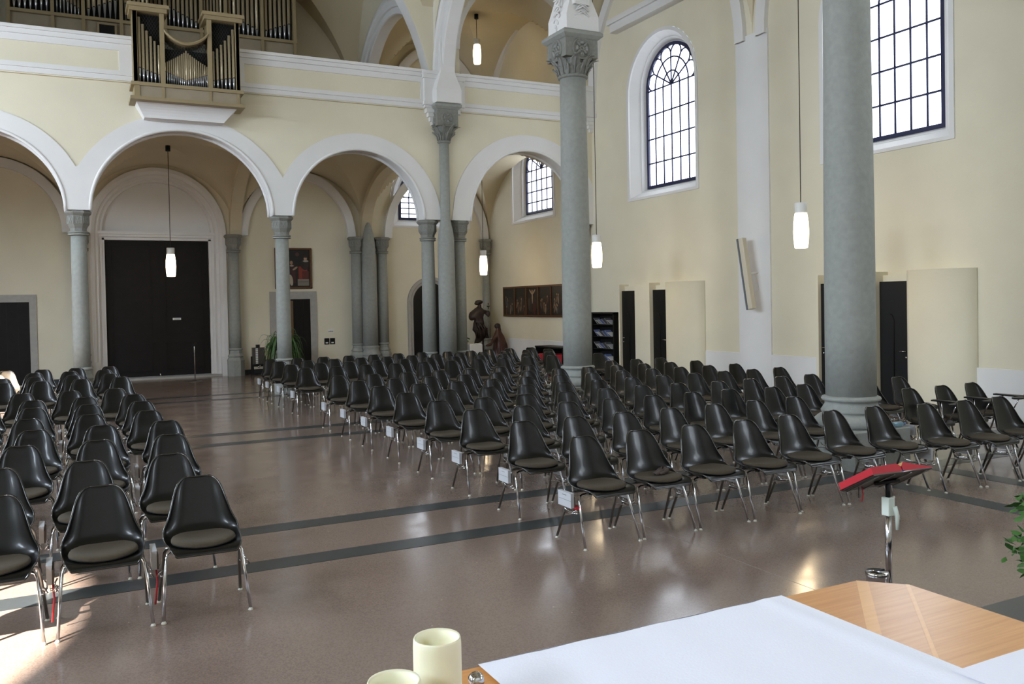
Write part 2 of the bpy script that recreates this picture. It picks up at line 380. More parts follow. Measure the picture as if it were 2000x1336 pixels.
# gallery parapet
def parapet(x0, x1, p0, p1):
    b = B(); y = 19.49
    b.box(x0, x1, y, YK, 6.64, 7.56, cream)
    b.box(x0, x1, y - .03, y + .02, 6.66, 6.78, white); b.box(x0, x1, y - .07, y + .02, 6.76, 6.81, white); b.box(x0, x1, y - .03, y + .02, 6.81, 6.86, white)
    b.box(x0, x1, y - .03, y + .02, 7.27, 7.40, white); b.box(x0, x1, y - .08, y + .02, 7.40, 7.49, white); b.box(x0, x1, y - .13, y + .03, 7.49, 7.555, white)
    b.box(x0, p0, y - .03, y + .02, 6.86, 7.27, white); b.box(p1, x1, y - .03, y + .02, 6.86, 7.27, white)
    return trim(b)
parapet(XL, 1.19, -3.2, .96); parapet(3.24, 7.62, 3.45, 7.53); parapet(8.6, XW, 8.69, 12.1); parapet(1.19, 3.24, 1.25, 3.2)
b = B(); b.box(XL, XW, YK - .3, YB, 6.5, 6.66, vaultm); struct(b.build('floor_gallery'))
# nave pier block at the parapet with stepped corbel
b = B(); b.box(7.6, 8.6, 19.38, YF + .05, 6.66, 7.5, white)
b.box(7.56, 8.64, 19.34, YF, 7.36, 7.46, white); b.box(7.54, 8.66, 19.30, YF, 7.46, 7.53, white); b.box(7.57, 8.63, 19.34, YF, 6.72, 6.8, white)
for k in range(4): b.box(7.66 + .05 * k, 8.54 - .05 * k, 19.40 + .03 * k, YF, 6.66 - .1 * (k + 1), 6.66 - .1 * k, white)
trim(b)

# upper storey: wall with great arches above the parapet
UA = [(2.2, 5.73, 0, 6.41, 5.73), (10.45, 1.83, 0, 8.2, 1.9), (-6.05, 1.83, 0, 8.2, 1.9)]
b = B(); XS = samples(XL, XW, UA, 40)
for p, q in zip(XS, XS[1:]):
    e = 1e-5; mid = (p + q) / 2; o = next((o for o in UA if abs(mid - o[0]) < o[1]), None)
    lp, lq = (max(6.6, arch_z(p, o)), max(6.6, arch_z(q, o))) if o else (6.6, 6.6)
    for y in (YF + .03, YK - .03): b.add([(p, y, lp), (q, y, lq), (q, y, 13), (p, y, 13)], [(0, 1, 2, 3)], cream)
    b.add([(p, YF + .03, lp), (q, YF + .03, lq), (q, YK - .03, lq), (p, YK - .03, lp)], [(0, 1, 2, 3)], white)
struct(b.build('wall_gallery_front'))
b = B()
for o in UA:
    n = 48; L0 = []; L1 = []; L2 = []; L3 = []
    for i in range(n + 1):
        a = PI * i / n
        for L, dr, y in ((L0, 0, YF + .04), (L1, 0, YF - .02), (L2, .28, YF - .02), (L3, .28, YF + .04)):
            L.append((o[0] - (o[1] + dr) * math.cos(a), y, o[3] + (o[4] + dr) * math.sin(a)))
    if o[1] < 3: b.loft([L0, L1, L2, L3], white, close=False)
trim(b)
# longitudinal arcade (plane x = XP): stepped arches springing above the pillars
def long_arch(y0, y1, zs=7.2, crown=None):
    yc, r = (y0 + y1) / 2, (y1 - y0) / 2; n = 36; b = B()
    prof = [(.62, -.10), (.62, -.2), (.42, -.2), (.42, -.25), (.40, -.26), (.36, -.22), (.2, -.22), (.18, -.17), (.02, -.17), (0, -.14), (0, .14), (.02, .17), (.18, .17), (.2, .22), (.36, .22), (.40, .26), (.42, .25), (.42, .2), (.62, .2), (.62, .1)]
    loops = []
    for i in range(n + 1):
        a = PI * i / n; loops.append([(XP + dx, yc - (r + dr) * math.cos(a), zs + (r + dr) * math.sin(a)) for dr, dx in prof])
    b.loft(loops, white, close=False); return trim(b)
for y0, y1 in ((13.8, 19.2), (20.3, 25.7), (7.6, 13.1)): long_arch(y0, y1)
b = B()
for y0, y1 in ((13.8, 19.2), (20.3, 25.7), (7.6, 13.1)):   # wall over the longitudinal arches
    o = ((y0 + y1) / 2, (y1 - y0) / 2 + .6, 0, 7.2)
    for x in (XP - .2, XP + .2): sheet(b, lambda u, z, x=x: (x, u, z), y0 - .3, y1 + .3, 9.0, 13, [(o[0], o[1], 9.0, 7.2)], cream)
struct(b.build('wall_clerestory'))
# pilaster strip of the west pier above the cluster
def pier_top(x, y, h, z0, z1, zt):
    b = B(); L = []
    for hh, z in ((h, z0), (h, z1), (h * .55, z1 + .42), (h * .5, zt)):
        L.append([(x - hh, y - h, z) if hh == h else (x - hh, y - h * (.8 if z < zt else .8), z), (x + hh, y - h * (1 if hh == h else .8), z), (x + hh, y + h, z), (x - hh, y + h, z)])
    b.loft(L, white, cap0=True, cap1=True); return b
trim(pier_top(8.12, 19.42, .32, 6.76, 7.08, 9.9))
b = pier_top(8.17, 13.45, .33, 6.755, 7.02, 8.2)
for k in range(9):          # stucco vine on the west face
    t = k / 8; b.tube([(7.83, 13.45 + .07 * math.sin(t * 7 + q * .6) + .05 * math.cos(q), 6.85 + t * .85 + .05 * math.sin(q)) for q in [i * .7 for i in range(9)]], .014, white, 5)
for s in (-1, 1):
    for k in range(5): b.tube([(8.0 + .03 * k, 13.12, 7.0 + .1 * k), (8.17 + s * .05, 13.1, 7.1 + .1 * k), (8.3, 13.12, 7.0 + .1 * k)], .012, white, 5)
trim(b)
# wall ribs and corbel on the side wall, cornice over the window
b = B()
for yc in (16.6, 10.3, 22.95, 4.0):
    prof = [(0, .02), (0, -.1), (.26, -.1), (.26, .02)]; L = []
    for i in range(41):
        a = PI * i / 40; L.append([(XW + d_, yc - (2.72 + dr) * math.cos(a), 7.2 + (3.2 + dr) * math.sin(a)) for dr, d_ in prof])
    b.loft(L, white, close=False)
trim(b)
b = B(); b.box(12.05, XW, 19.3, YF, 7.45, 7.58, white); b.box(12.1, XW, 19.35, YF, 6.85, 7.45, white); b.box(12.06, XW, 19.3, YF, 6.78, 6.88, white)
for k in range(4): b.box(12.12 + .06 * k, XW, 19.38 + .04 * k, YF, 6.78 - .09 * (k + 1), 6.78 - .09 * k, white)
trim(b)
b = B(); b.box(12.18, XW, 5, 18.3, 8.67, 8.86, white); b.box(12.12, XW, 5, 18.36, 8.86, 8.98, white); trim(b)

# ------------------------------------------------------------ vaults
def vault(name, x0, x1, y0, y1, zs, h, n=60, m=None):
    xc, yc, ax, ay = (x0 + x1) / 2, (y0 + y1) / 2, (x1 - x0) / 2, (y1 - y0) / 2
    def fn(u, v):
        a, c = -math.cos(PI * u), -math.cos(PI * v)
        hx, hy = math.sqrt(max(0, 1 - a * a)), math.sqrt(max(0, 1 - c * c))
        return (xc + ax * a, yc + ay * c, zs + h * max(hx, hy))
    b = B(); b.grid(fn, n, n, m or vaultm, smooth=False); o = struct(b.build(name)); return o
bx = [XL, -3.75, .12, 4.24, 8.12, XW]
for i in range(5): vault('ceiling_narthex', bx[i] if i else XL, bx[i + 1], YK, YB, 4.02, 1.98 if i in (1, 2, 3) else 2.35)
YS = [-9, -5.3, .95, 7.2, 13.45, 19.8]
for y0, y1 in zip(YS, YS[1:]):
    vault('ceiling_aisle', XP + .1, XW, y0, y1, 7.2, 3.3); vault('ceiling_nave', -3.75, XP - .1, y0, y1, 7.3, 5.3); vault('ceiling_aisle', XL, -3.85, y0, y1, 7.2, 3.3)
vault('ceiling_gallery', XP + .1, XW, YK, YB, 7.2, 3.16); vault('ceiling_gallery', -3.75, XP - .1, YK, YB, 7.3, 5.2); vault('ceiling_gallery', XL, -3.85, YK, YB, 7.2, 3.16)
# ribs: west wall arches of the narthex and cross ribs between bays
def wallrib(b, x0, x1, y, zs, h, w, dpt, m=white):
    xc, r = (x0 + x1) / 2, (x1 - x0) / 2; L = []
    for i in range(37):
        a = PI * i / 36; L.append([(xc - (r - dr) * math.cos(a), yy, zs + (h - dr) * math.sin(a)) for dr, yy in ((-.02, y), (-.02, y - dpt), (w, y - dpt), (w, y))])
    b.loft(L, m, close=False)
b = B()
for x0, x1, h in ((-3.6, .0, 1.9), (4.36, 7.78, 1.92), (8.75, 12.3, 2.2)): wallrib(b, x0, x1, YB, 4.05, h, .22, .16)
wallrib(b, 8.7, 12.35, YB, 7.2, 3.0, .26, .2)
trim(b)
b = B()
for x in (.12, 4.24, 8.12):
    L = []
    for i in range(31):
        a = PI * i / 30; L.append([(x + dx, (YK + YB) / 2 - (3.0 - dr) * math.cos(a), 4.02 + (1.98 - dr) * math.sin(a)) for dr, dx in ((-.3, -.16), (.16, -.16), (.16, .16), (-.3, .16))])
    b.loft(L, vaultm, close=False)
trim(b)

# ------------------------------------------------------------ columns
def octcap(b, x, y, zt=ZS, w=.235, half=False):
    """small octagonal capital with panelled faces, zt = top"""
    k = w / .235; rot = PI / 8
    b.lathe([(.20 * k, zt - .50), (.195 * k, zt - .47)], stone, 24, (x, y))
    b.lathe([(.165 * k, zt - .47), (.20 * k, zt - .455), (.205 * k, zt - .435), (.17 * k, zt - .42)], stone_d, 24, (x, y))
    b.lathe([(.165 * k, zt - .43), (.17 * k, zt - .36), (.205 * k, zt - .30)], stone_d, 8, (x, y), smooth=False, rot=rot)
    b.lathe([(.205 * k, zt - .30), (.215 * k, zt - .285), (.215 * k, zt - .11)], stone_d, 8, (x, y), smooth=False, rot=rot)
    b.lathe([(.215 * k, zt - .11), (.25 * k, zt - .075), (.265 * k, zt - .055), (.265 * k, zt - .03), (.235 * k, zt)], stone_d, 8, (x, y), smooth=False, rot=rot)
    for i in range(8):   # carved panels: raised frame and scrolls
        a = PI / 4 * i; ca, sa = math.cos(a), math.sin(a); ap = .215 * k * math.cos(PI / 8) + .003; hw = .072 * k
        def P(s, z, o=0): return (x + ca * (ap + o) - sa * s, y + sa * (ap + o) + ca * s, z)
        b.tube([P(-hw, zt - .275), P(-hw, zt - .125), P(hw, zt - .125), P(hw, zt - .275)], .007, stone, 4, close=True)
        for s in (-1, 1): b.tube([P(s * (.012 + .02 * math.sin(t * .8)) , zt - .265 + t * .014) for t in range(10)], .006, stone, 4)
def octbase(b, x, y, k=1.0, zt=.78):
    b.lathe([(.16 * k, zt + .02), (.195 * k, zt), (.2 * k, zt - .025), (.17 * k, zt - .045)], stone, 24, (x, y))
    b.lathe([(.17 * k, zt - .045), (.175 * k, zt - .13), (.215 * k, zt - .19), (.225 * k, zt - .215), (.2 * k, zt - .24), (.235 * k, zt - .3), (.25 * k, zt - .33), (.25 * k, zt - .36)], stone, 8, (x, y), smooth=False, rot=PI / 8)
    b.lathe([(.245 * k, zt - .36), (.245 * k, 0)], stone, 8, (x, y), smooth=False, rot=PI / 8)
def column(x, y, label, r0=.16, r1=.148, k=1.0, group=None, zt=ZS, w=.235):
    t = thing('stone_column', label, 'column', (x, y, 0), group=group)
    b = B(); b.lathe([(r0, .76), (r0 * 1.01, 1.4), (r1 * 1.03, 2.6), (r1, zt - .46)], stone, 28); b.build('shaft', t)
    b = B(); octcap(b, 0, 0, zt, w); b.build('capital', t)
    b = B(); octbase(b, 0, 0, k); b.build('base', t); return t
G1 = None
column(.13, 19.8, 'slender grey column with carved octagonal capital, left of the great door')
column(4.24, 19.8, 'slender grey column with carved octagonal capital, standing before the big potted palm')
column(4.13, 25.76, 'slender grey column on octagonal base beside the right jamb of the great door', zt=4.05)
column(.2, 25.76, 'slender grey column mostly hidden behind the free column left of the great door', zt=4.05)
column(12.15, 25.8, 'thin grey corner column behind the dark statue', r0=.13, r1=.12, zt=4.05, w=.2)
column(12.2, 19.8, 'thin grey wall column just right of the middle round pillar', r0=.14, r1=.13, zt=ZS, w=.2)
column(-3.5, 19.8, 'slender grey column beyond the left edge of the arcade')
# clusters
def cluster(y, label, bullet, ym):
    t = thing('clustered_pier', label, 'pier', (8.12, y, 0))
    for dx in (-.36, .46):
        b = B(); b.lathe([(.17, .74), (.165, 2.4), (.155, 3.54)], stone, 24, (dx, 0)); b.build('side_shaft', t)
        b = B(); octcap(b, dx, 0, ZS if not bullet else 4.05); b.build('capital', t)
        b = B(); octbase(b, dx, 0, .95); b.build('base', t)
    b = B()
    if bullet: prof = [(.24, .72), (.235, 2), (.225, 3.1), (.215, 3.5), (.195, 3.85), (.155, 4.15), (.10, 4.38), (.04, 4.49), (.001, 4.5)]
    else: prof = [(.215, .72), (.21, 2), (.2, 3.52), (.17, 3.75), (.125, 3.96), (.12, 4.05), (.12, 5.85)]
    b.lathe(prof, stone, 28, (0, ym)); b.build('main_shaft', t)
    b = B(); b.lathe([(.24, .72), (.27, .70), (.27, .66), (.24, .63), (.25, .55), (.30, .48), (.31, .44), (.28, .40)], stone, 24, (0, ym)); b.lathe([(.33, .4), (.33, 0)], stone, 8, (0, ym), smooth=False, rot=PI / 8); b.build('main_base', t)
    return t
pier = cluster(19.78, 'clustered grey pier rising to a carved block at the gallery parapet', False, -.29)
cluster(25.78, 'clustered half pier with a pointed bullet top on the far wall', True, -.12)
# big capital: medallion block over acanthus leaves
def bigcap(b, x, y, z0, r, h, zt, sc_=1.0):
    """z0 bottom ring, zt top of the abacus, h half width of block"""
    H_ = zt - z0; zb = z0 + .40 * H_; za = zt - .14
    b.lathe([(r, z0 - .02), (r + .035, z0), (r + .04, z0 + .025), (r, z0 + .045)], stone_d, 28, (x, y))
    b.lathe([(r, z0 + .03), (r + .01, z0 + .15 * H_), (h * .95, zb)], stone_d, 28, (x, y))
    b.box(x - h, x + h, y - h, y + h, zb, za, stone_d)
    L = []
    for hh, z in ((h, za - .01), (h + .02, za), (h + .075, za + .05), (h + .075, za + .10), (h + .03, zt)): L.append([(x - hh, y - hh, z), (x + hh, y - hh, z), (x + hh, y + hh, z), (x - hh, y + hh, z)])
    b.loft(L, stone, cap1=True)
    R_ = h * .54; zc = (zb + za) / 2 - .015
    for fx, fy in ((0, -1), (-1, 0), (1, 0), (0, 1)):
        def P(a, c, o=0.0): return (x + fx * (h + o) + (a if fx == 0 else 0), y + fy * (h + o) + (a if fy == 0 else 0), zc + c)
        for rad, tr in ((R_, .02), (R_ * .86, .01), (R_ * .2, .02)): b.tube([P(rad * math.cos(2 * PI * i / 28), rad * math.sin(2 * PI * i / 28)) for i in range(28)], tr * sc_, stone_d, 6, close=True)
        for k in range(4):
            a = PI / 2 * k + (PI / 4 if fx == 0 else .4)
            b.tube([P(R_ * .2 * math.cos(a), R_ * .2 * math.sin(a)), P(R_ * .5 * math.cos(a), R_ * .5 * math.sin(a), .012), P(R_ * .82 * math.cos(a), R_ * .82 * math.sin(a))], [.012 * sc_, .03 * sc_, .016 * sc_], stone_d, 6)
            for s in (-1, 1):
                a2 = a + s * .62; b.ball(P(R_ * .55 * math.cos(a2), R_ * .55 * math.sin(a2), .0), .028 * sc_, stone, 6)
    for ring, (n, zz0, zz1, flare, wd) in enumerate(((8, z0 + .04, z0 + .27 * H_, .07, .44), (8, z0 + .05, z0 + .47 * H_, .12, .46))):
        for k in range(n):
            a = 2 * PI * (k + .5 * ring) / n; ca, sa = math.cos(a), math.sin(a)
            def leaf(u, v, a=a, ca=ca, sa=sa):
                wv = (r * wd) * (math.sin(PI * min(v * .8 + .18, 1)) ** .6) * (1 + .13 * math.cos(v * 26)); s = (u * 2 - 1) * wv
                base = r + (h * 1.0 - r) * (v * (zz1 - zz0) / (zb - z0)) * .8; rad = base + .015 + flare * v ** 3 * 1.3 - .03 * (2 * u - 1) ** 2 + .012 * math.cos((2 * u - 1) * 9)
                z = zz0 + (zz1 - zz0) * (v - .14 * max(0, v - .8) * 5)
                return (x + ca * rad - sa * s, y + sa * rad + ca * s, z)
            b.grid(leaf, 8, 12, stone_d)
            b.tube([(x + ca * rr, y + sa * rr, z) for rr, z in ((r + .03, zz0), (r + .05 + flare * .2, (zz0 + zz1) / 2), (r + (h - r) * .7 + flare, zz1 - .01))], [.008, .014, .02], stone_d, 5)
b = B(); bigcap(b, 0, -.29, 5.86, .125, .27, 6.77, .75); o = b.build('carved_block', pier)
def pillar(x, y, r0, r1, label, zc=5.97, zt=6.755, h=.33):
    t = thing('round_pillar', label, 'pillar', (x, y, 0))
    b = B(); b.lathe([(r0, .77), (r0, 1.6), (r0 * .985, 3), (r1 * 1.01, 5), (r1, zc)], stone, 40); b.build('shaft', t)
    b = B(); bigcap(b, 0, 0, zc, r1, h, zt); b.build('capital', t)
    b = B(); k = r0 / .385
    b.lathe([(r0, .80), (r0 + .04, .785), (r0 + .05, .765), (r0 + .04, .745), (r0 + .01, .735), (r0 + .01, .70), (r0 + .055, .63), (r0 + .05, .61), (r0 + .02, .60), (r0 + .08, .57), (r0 + .127, .53), (r0 + .13, .48), (r0 + .10, .44)], stone, 40); b.build('base', t)
    hp = .45; b = B(); b.bev(-hp, hp, -hp, hp, 0, .44, stone, .008); b.build('plinth', t); return t
pillar(8.10, 7.23, .283, .258, 'thick grey round pillar nearest the altar, among the front rows')
pillar(8.14, 13.45, .262, .236, 'grey round pillar with carved acanthus capital in full view')

# ------------------------------------------------------------ great door and portal
W_D = YB + .42
b = B()
Lp = []
def portal_loop(hw, zs, y, rz=None): return [(2.165 - hw, y, .05)] + [(2.165 - hw * math.cos(PI * i / 28), y, zs + (rz or hw) * math.sin(PI * i / 28)) for i in range(29)] + [(2.165 + hw, y, .05)]
b.loft([portal_loop(1.80, 4.1, YB), portal_loop(1.80, 4.1, YB - .10), portal_loop(1.70, 4.1, YB - .10), portal_loop(1.66, 4.1, YB - .06), portal_loop(1.62, 4.1, YB - .02), portal_loop(1.62, 4.1, YB + .08), portal_loop(1.54, 4.1, YB + .08), portal_loop(1.50, 4.1, YB + .14), portal_loop(1.50, 4.1, YB + .2), portal_loop(1.43, 4.1, YB + .2), portal_loop(1.43, 4.1, W_D)], white, close=False)
P = [(2.165 - 1.5 * math.cos(PI * i / 28), W_D - .02, 4.05 + 1.5 * math.sin(PI * i / 28)) for i in range(29)]
b.add(P, [tuple(range(len(P)))], white)
b.box(.56, 3.77, YB + .1, W_D, 4.05, 4.14, white); b.box(.6, 3.73, YB + .15, W_D, 3.98, 4.06, white); b.box(.7, 3.63, YB + .25, W_D, 3.9, 4.0, white)
b.box(.66, .80, YB + .25, W_D, .05, 3.95, white); b.box(3.53, 3.67, YB + .25, W_D, .05, 3.95, white)
b.box(.36, .55, YB - .12, YB + .1, .0, .55, white); b.box(3.78, 3.97, YB - .12, YB + .1, 0, .55, white)
trim(b)
b = B(); b.box(.5, 3.8, YB - .1, W_D + .3, 0, .055, jamb); struct(b.build('door_threshold'))
D = [0]
def door(): D[0] += 1; return sroot('door_%d' % D[0])
dr = door()
for s, x0, x1 in ((0, .78, 2.16), (1, 2.1605, 3.54)):
    b = B(); b.box(x0, x1, W_D - .06, W_D, .06, 3.93, darkwood)
    for z0, z1 in ((.2, 1.0), (1.25, 2.25), (2.45, 3.75)):
        for q in ((x0 + .18, x1 - .18, z0, z0 + .02), (x0 + .18, x1 - .18, z1 - .02, z1)): b.box(q[0], q[1], W_D - .075, W_D - .06, q[2], q[3], darkwood)
        for xx in (x0 + .18, x1 - .2): b.box(xx, xx + .02, W_D - .075, W_D - .06, z0, z1, darkwood)
    lf = b.build('door_leaf', dr)
    b = B()
    for z in (.7, 1.85, 3.3):
        xx = x0 - .02 if s == 0 else x1 + .02
        b.box(xx - .05, xx + .05, W_D - .1, W_D - .05, z - .09, z + .09, blackwood); b.tube([(xx, W_D - .09, z - .13), (xx, W_D - .09, z + .13)], .02, blackwood, 6)
    b.build('hinge', lf)
b = B(); b.box(1.95, 2.1, W_D - .11, W_D - .05, 3.88, 3.97, blackwood); b.box(2.2, 2.35, W_D - .11, W_D - .05, 3.88, 3.97, blackwood); b.tube([(2.16, W_D - .08, .06), (2.16, W_D - .08, .14)], .02, chrome, 6); b.build('door_bolt', dr)
b = B(); b.box(2.52, 2.74, W_D - .085, W_D - .06, 1.64, 1.70, paperm); b.box(2.55, 2.71, W_D - .088, W_D - .085, 1.66, 1.675, chromed); tag(b.build('door_notice'), 'small white notice strip stuck on the right leaf of the great door', 'sign')

def stone_door(xc, hw, h, jw, label=None):
    dr = door(); b = B(); y = YB - .03
    b.box(xc - hw - jw, xc - hw, y, YB + .2, 0, h + jw * 1.15, jamb); b.box(xc + hw, xc + hw + jw, y, YB + .2, 0, h + jw * 1.15, jamb); b.box(xc - hw, xc + hw, y, YB + .2, h, h + jw * 1.15, jamb)
    b.build('door_frame', dr); b = B(); b.box(xc - hw, xc + hw, YB - .012, YB + .04, .02, h, darkwood)
    for k in range(1, 5): xx = xc - hw + 2 * hw * k / 5; b.box(xx - .004, xx + .004, YB - .016, YB, .05, h - .03, blackwood)
    b.build('door_leaf', dr); return dr
stone_door(-1.7, .66, 2.21, .17)
d2 = stone_door(5.875, .50, 2.18, .2)
b = B(); b.box(5.50, 5.86, YB - .02, YB - .01, .1, 2.13, mat('brown_glass_panel', (104, 78, 48), .15)); b.build('door_glazing', d2)
# arched stone door
dr = door(); b = B(); 
def al(hw, zs, y): return [(10.28 - hw, y, 0)] + [(10.28 - hw * math.cos(PI * i / 20), y, zs + hw * math.sin(PI * i / 20)) for i in range(21)] + [(10.28 + hw, y, 0)]
b.loft([al(.80, 2.03, YB), al(.80, 2.03, YB - .06), al(.70, 2.03, YB - .06), al(.68, 2.03, YB - .03), al(.62, 2.03, YB - .03), al(.58, 2.03, YB + .02)], jamb, close=False); b.build('door_frame', dr)
b = B(); P = al(.6, 2.03, YB - .008); b.add(P, [tuple(range(len(P)))], blackwood)
for k in range(3): b.tube([(10.28 - (.3 + .1 * k) * math.cos(PI * i / 10), YB - .012, 2.03 + (.3 + .1 * k) * math.sin(PI * i / 10)) for i in range(11)], .008, darkwood, 4)
b.build('door_leaf', dr)
b = B(); b.box(9.74, 9.82, YB - .08, YB - .01, .86, 1.1, darkwood); b.build('door_hinge', dr)

# ------------------------------------------------------------ paintings
def blobs(b, fn, items):
    for i, (kind, u, z, ru, rz, c, rot) in enumerate(items):
        m_ = mat('paint_%02x%02x%02x' % c, c, .45); n = 14 if kind == 'e' else 4; P = []
        for k in range(n):
            a = 2 * PI * k / n + (PI / 4 if n == 4 else 0); q = 1 if n == 14 else 1.414
            x, y = ru * q * math.cos(a), rz * q * math.sin(a)
            P.append(fn(u + x * math.cos(rot) - y * math.sin(rot), z + x * math.sin(rot) + y * math.cos(rot), -.004 - .0006 * i))
        b.add(P, [tuple(range(n))], m_)
t = thing('portrait_painting', 'dark portrait painting of two figures in brown frame above the small door', 'painting', (5.895, YB - .02, 3.10))
pf = lambda u, z, d_=0: (u, d_, z)
b = B(); hw, hh = .55, .61
for q in ((-hw, hw, -hh, -hh + .06), (-hw, hw, hh - .06, hh), (-hw, -hw + .06, -hh, hh), (hw - .06, hw, -hh, hh)): b.bev(q[0], q[1], -.05, .02, q[2], q[3], goldwood, .012)
b.build('picture_frame', t)
b = B(); b.box(-hw + .05, hw - .05, -.002, .015, -hh + .05, hh - .05, mat('dark_canvas', (24, 18, 14), .5))
blobs(b, pf, [('e', -.02, -.1, .09, .26, (52, 22, 18), 0), ('e', -.06, .17, .045, .06, (150, 116, 92), 0), ('e', -.05, .08, .06, .025, (150, 140, 122), 0), ('e', .05, 0, .09, .03, (150, 128, 104), .6), ('e', -.08, -.35, .06, .17, (170, 158, 138), .15), ('e', .02, -.25, .05, .2, (60, 22, 20), .1),
               ('q', .28, -.13, .13, .19, (126, 44, 28), 0), ('q', .36, -.2, .1, .12, (86, 28, 20), 0), ('q', .29, -.42, .17, .10, (122, 116, 104), 0), ('q', .29, -.40, .15, .012, (96, 90, 82), .03), ('e', .35, .12, .14, .17, (36, 24, 20), 0), ('e', .36, .29, .05, .06, (166, 134, 106), 0), ('e', .37, .22, .09, .03, (150, 144, 132), 0), ('e', .36, .35, .06, .03, (40, 26, 18), 0), ('e', .12, .42, .06, .06, (76, 40, 32), 0), ('e', -.25, -.1, .12, .3, (60, 50, 40), 0)])
b.build('canvas', t)
t = thing('panel_painting', 'long dark painting of five framed panels on the side wall', 'painting', (XW - .035, 23.0, 1.985))
qf = lambda u, z, d_=0: (d_, -u, z)
b = B(); hw, hh = 1.95, .47; b.box(-.03, .02, -hw, hw, -hh, -hh + .05, goldwood); b.box(-.03, .02, -hw, hw, hh - .05, hh, goldwood)
for k in range(6): yy = -hw + (2 * hw - .05) * k / 5; b.box(-.03, .02, yy, yy + .05, -hh, hh, goldwood)
b.build('picture_frame', t)
for k in range(5):
    b = B(); y1 = hw - (2 * hw - .05) * k / 5 - .03; y0 = y1 - (2 * hw - .05) / 5 + .01; b.box(-.002, .015, y0, y1, -hh + .04, hh - .04, mat('dark_panel_canvas', (26, 22, 20), .5))
    u = -(y0 + y1) / 2; rr = random.Random(k + 3); it = [('e', u, -.1, .3, .25, (38, 30, 26), 0)]
    if k == 2: it += [('e', u, .12, .035, .2, (140, 120, 96), 0), ('e', u - .1, .28, .03, .12, (140, 120, 96), .9), ('e', u + .1, .28, .03, .12, (140, 120, 96), -.9), ('e', u, .3, .035, .045, (150, 124, 98), 0), ('e', u + .12, -.22, .08, .18, (70, 28, 24), 0), ('e', u - .2, -.1, .06, .2, (60, 52, 44), .1)]
    else:
        for q in range(6):
            uu, zz = u + rr.uniform(-.25, .25), rr.uniform(-.3, .05); it += [('e', uu, zz, .035, rr.uniform(.09, .15), rr.choice([(132, 114, 92), (104, 86, 66), (86, 48, 38), (70, 74, 78)]), rr.uniform(-.5, .5)), ('e', uu + .01, zz + .14, .028, .034, (140, 116, 90), 0)]
    blobs(b, qf, it); b.build('painted_panel', t)

# ------------------------------------------------------------ small fittings on the far wall
for x, lb in ((6.79, 'dark square wall plate beside the small door, left one of the pair'), (6.965, 'dark square wall plate beside the small door, right one of the pair')):
    t = thing('wall_plate', lb, 'wall plate', (x + .07, YB - .012, .88)); b = B(); b.bev(-.075, .075, -.012, .012, -.095, .095, blackwood, .006); b.build('plate', t)
    b = B(); b.box(-.04, .035, -.016, -.01, -.06, -.025, paperm); b.build('sticker', t)
t = thing('paper_notice', 'small pale paper notice on the wall above the two dark plates', 'notice', (6.99, YB - .008, 1.2)); b = B(); b.box(-.09, .09, -.003, .004, -.05, .05, paperm); b.build('sheet', t)
b = B()
for k in range(5): b.box(-.07 + .03 * k, -.05 + .03 * k, -.005, -.003, -.035, -.01 + .006 * (k % 3), chromed)
b.build('drawing', t)

# ------------------------------------------------------------ pendant lamps
def lamp(x, y, zb, zc, label, ceil=True):
    t = thing('pendant_lamp', label, 'lamp', (x, y, zb), group='glass cylinder pendant lamps')
    b = B(); b.lathe([(.001, 0), (.088, 0), (.10, .012), (.112, .12), (.118, .25), (.113, .40), (.10, .50), (.092, .55)], lampg, 24); b.build('glass_shade', t)
    b = B(); b.lathe([(.09, .55), (.092, .56), (.094, .71), (.08, .715), (.001, .72)], lampw, 24); b.build('lamp_cap', t)
    b = B(); b.tube([(0, 0, .71), (0, 0, zc - zb - .1)], .008, cordm, 6); b.build('cord', t)
    b = B(); b.lathe([(.055, zc - zb - .14), (.06, zc - zb - .13), (.06, zc - zb), (.001, zc - zb)], blackwood, 16); b.build('ceiling_rose', t)
    for dz in (.12,):
        l = bpy.data.lights.new('lamp_bulb', 'POINT'); l.energy = 14 if zb < 5 else 7; l.color = (1, .74, .45); l.shadow_soft_size = .12
        lo = bpy.data.objects.new('lamp_bulb', l); COL.objects.link(lo); lo.parent = t; lo.location = (0, 0, -.16)
    return t
lamp(2.18, 22.95, 2.76, 6.0, 'lit pendant lamp on a dark cord in front of the great door')
lamp(10.73, 22.95, 2.78, 6.35, 'lit pendant lamp on a long cord left of the five panel painting')
lamp(10.66, 22.95, 8.92, 10.36, 'lit pendant lamp hanging up in the gallery arch')
lamp(10.28, 16.1, 2.69, 10.3, 'lit pendant lamp hanging just right of the carved round pillar')
lamp(10.28, 10.12, 2.73, 10.3, 'lit pendant lamp on a long cord left of the nearest thick pillar')

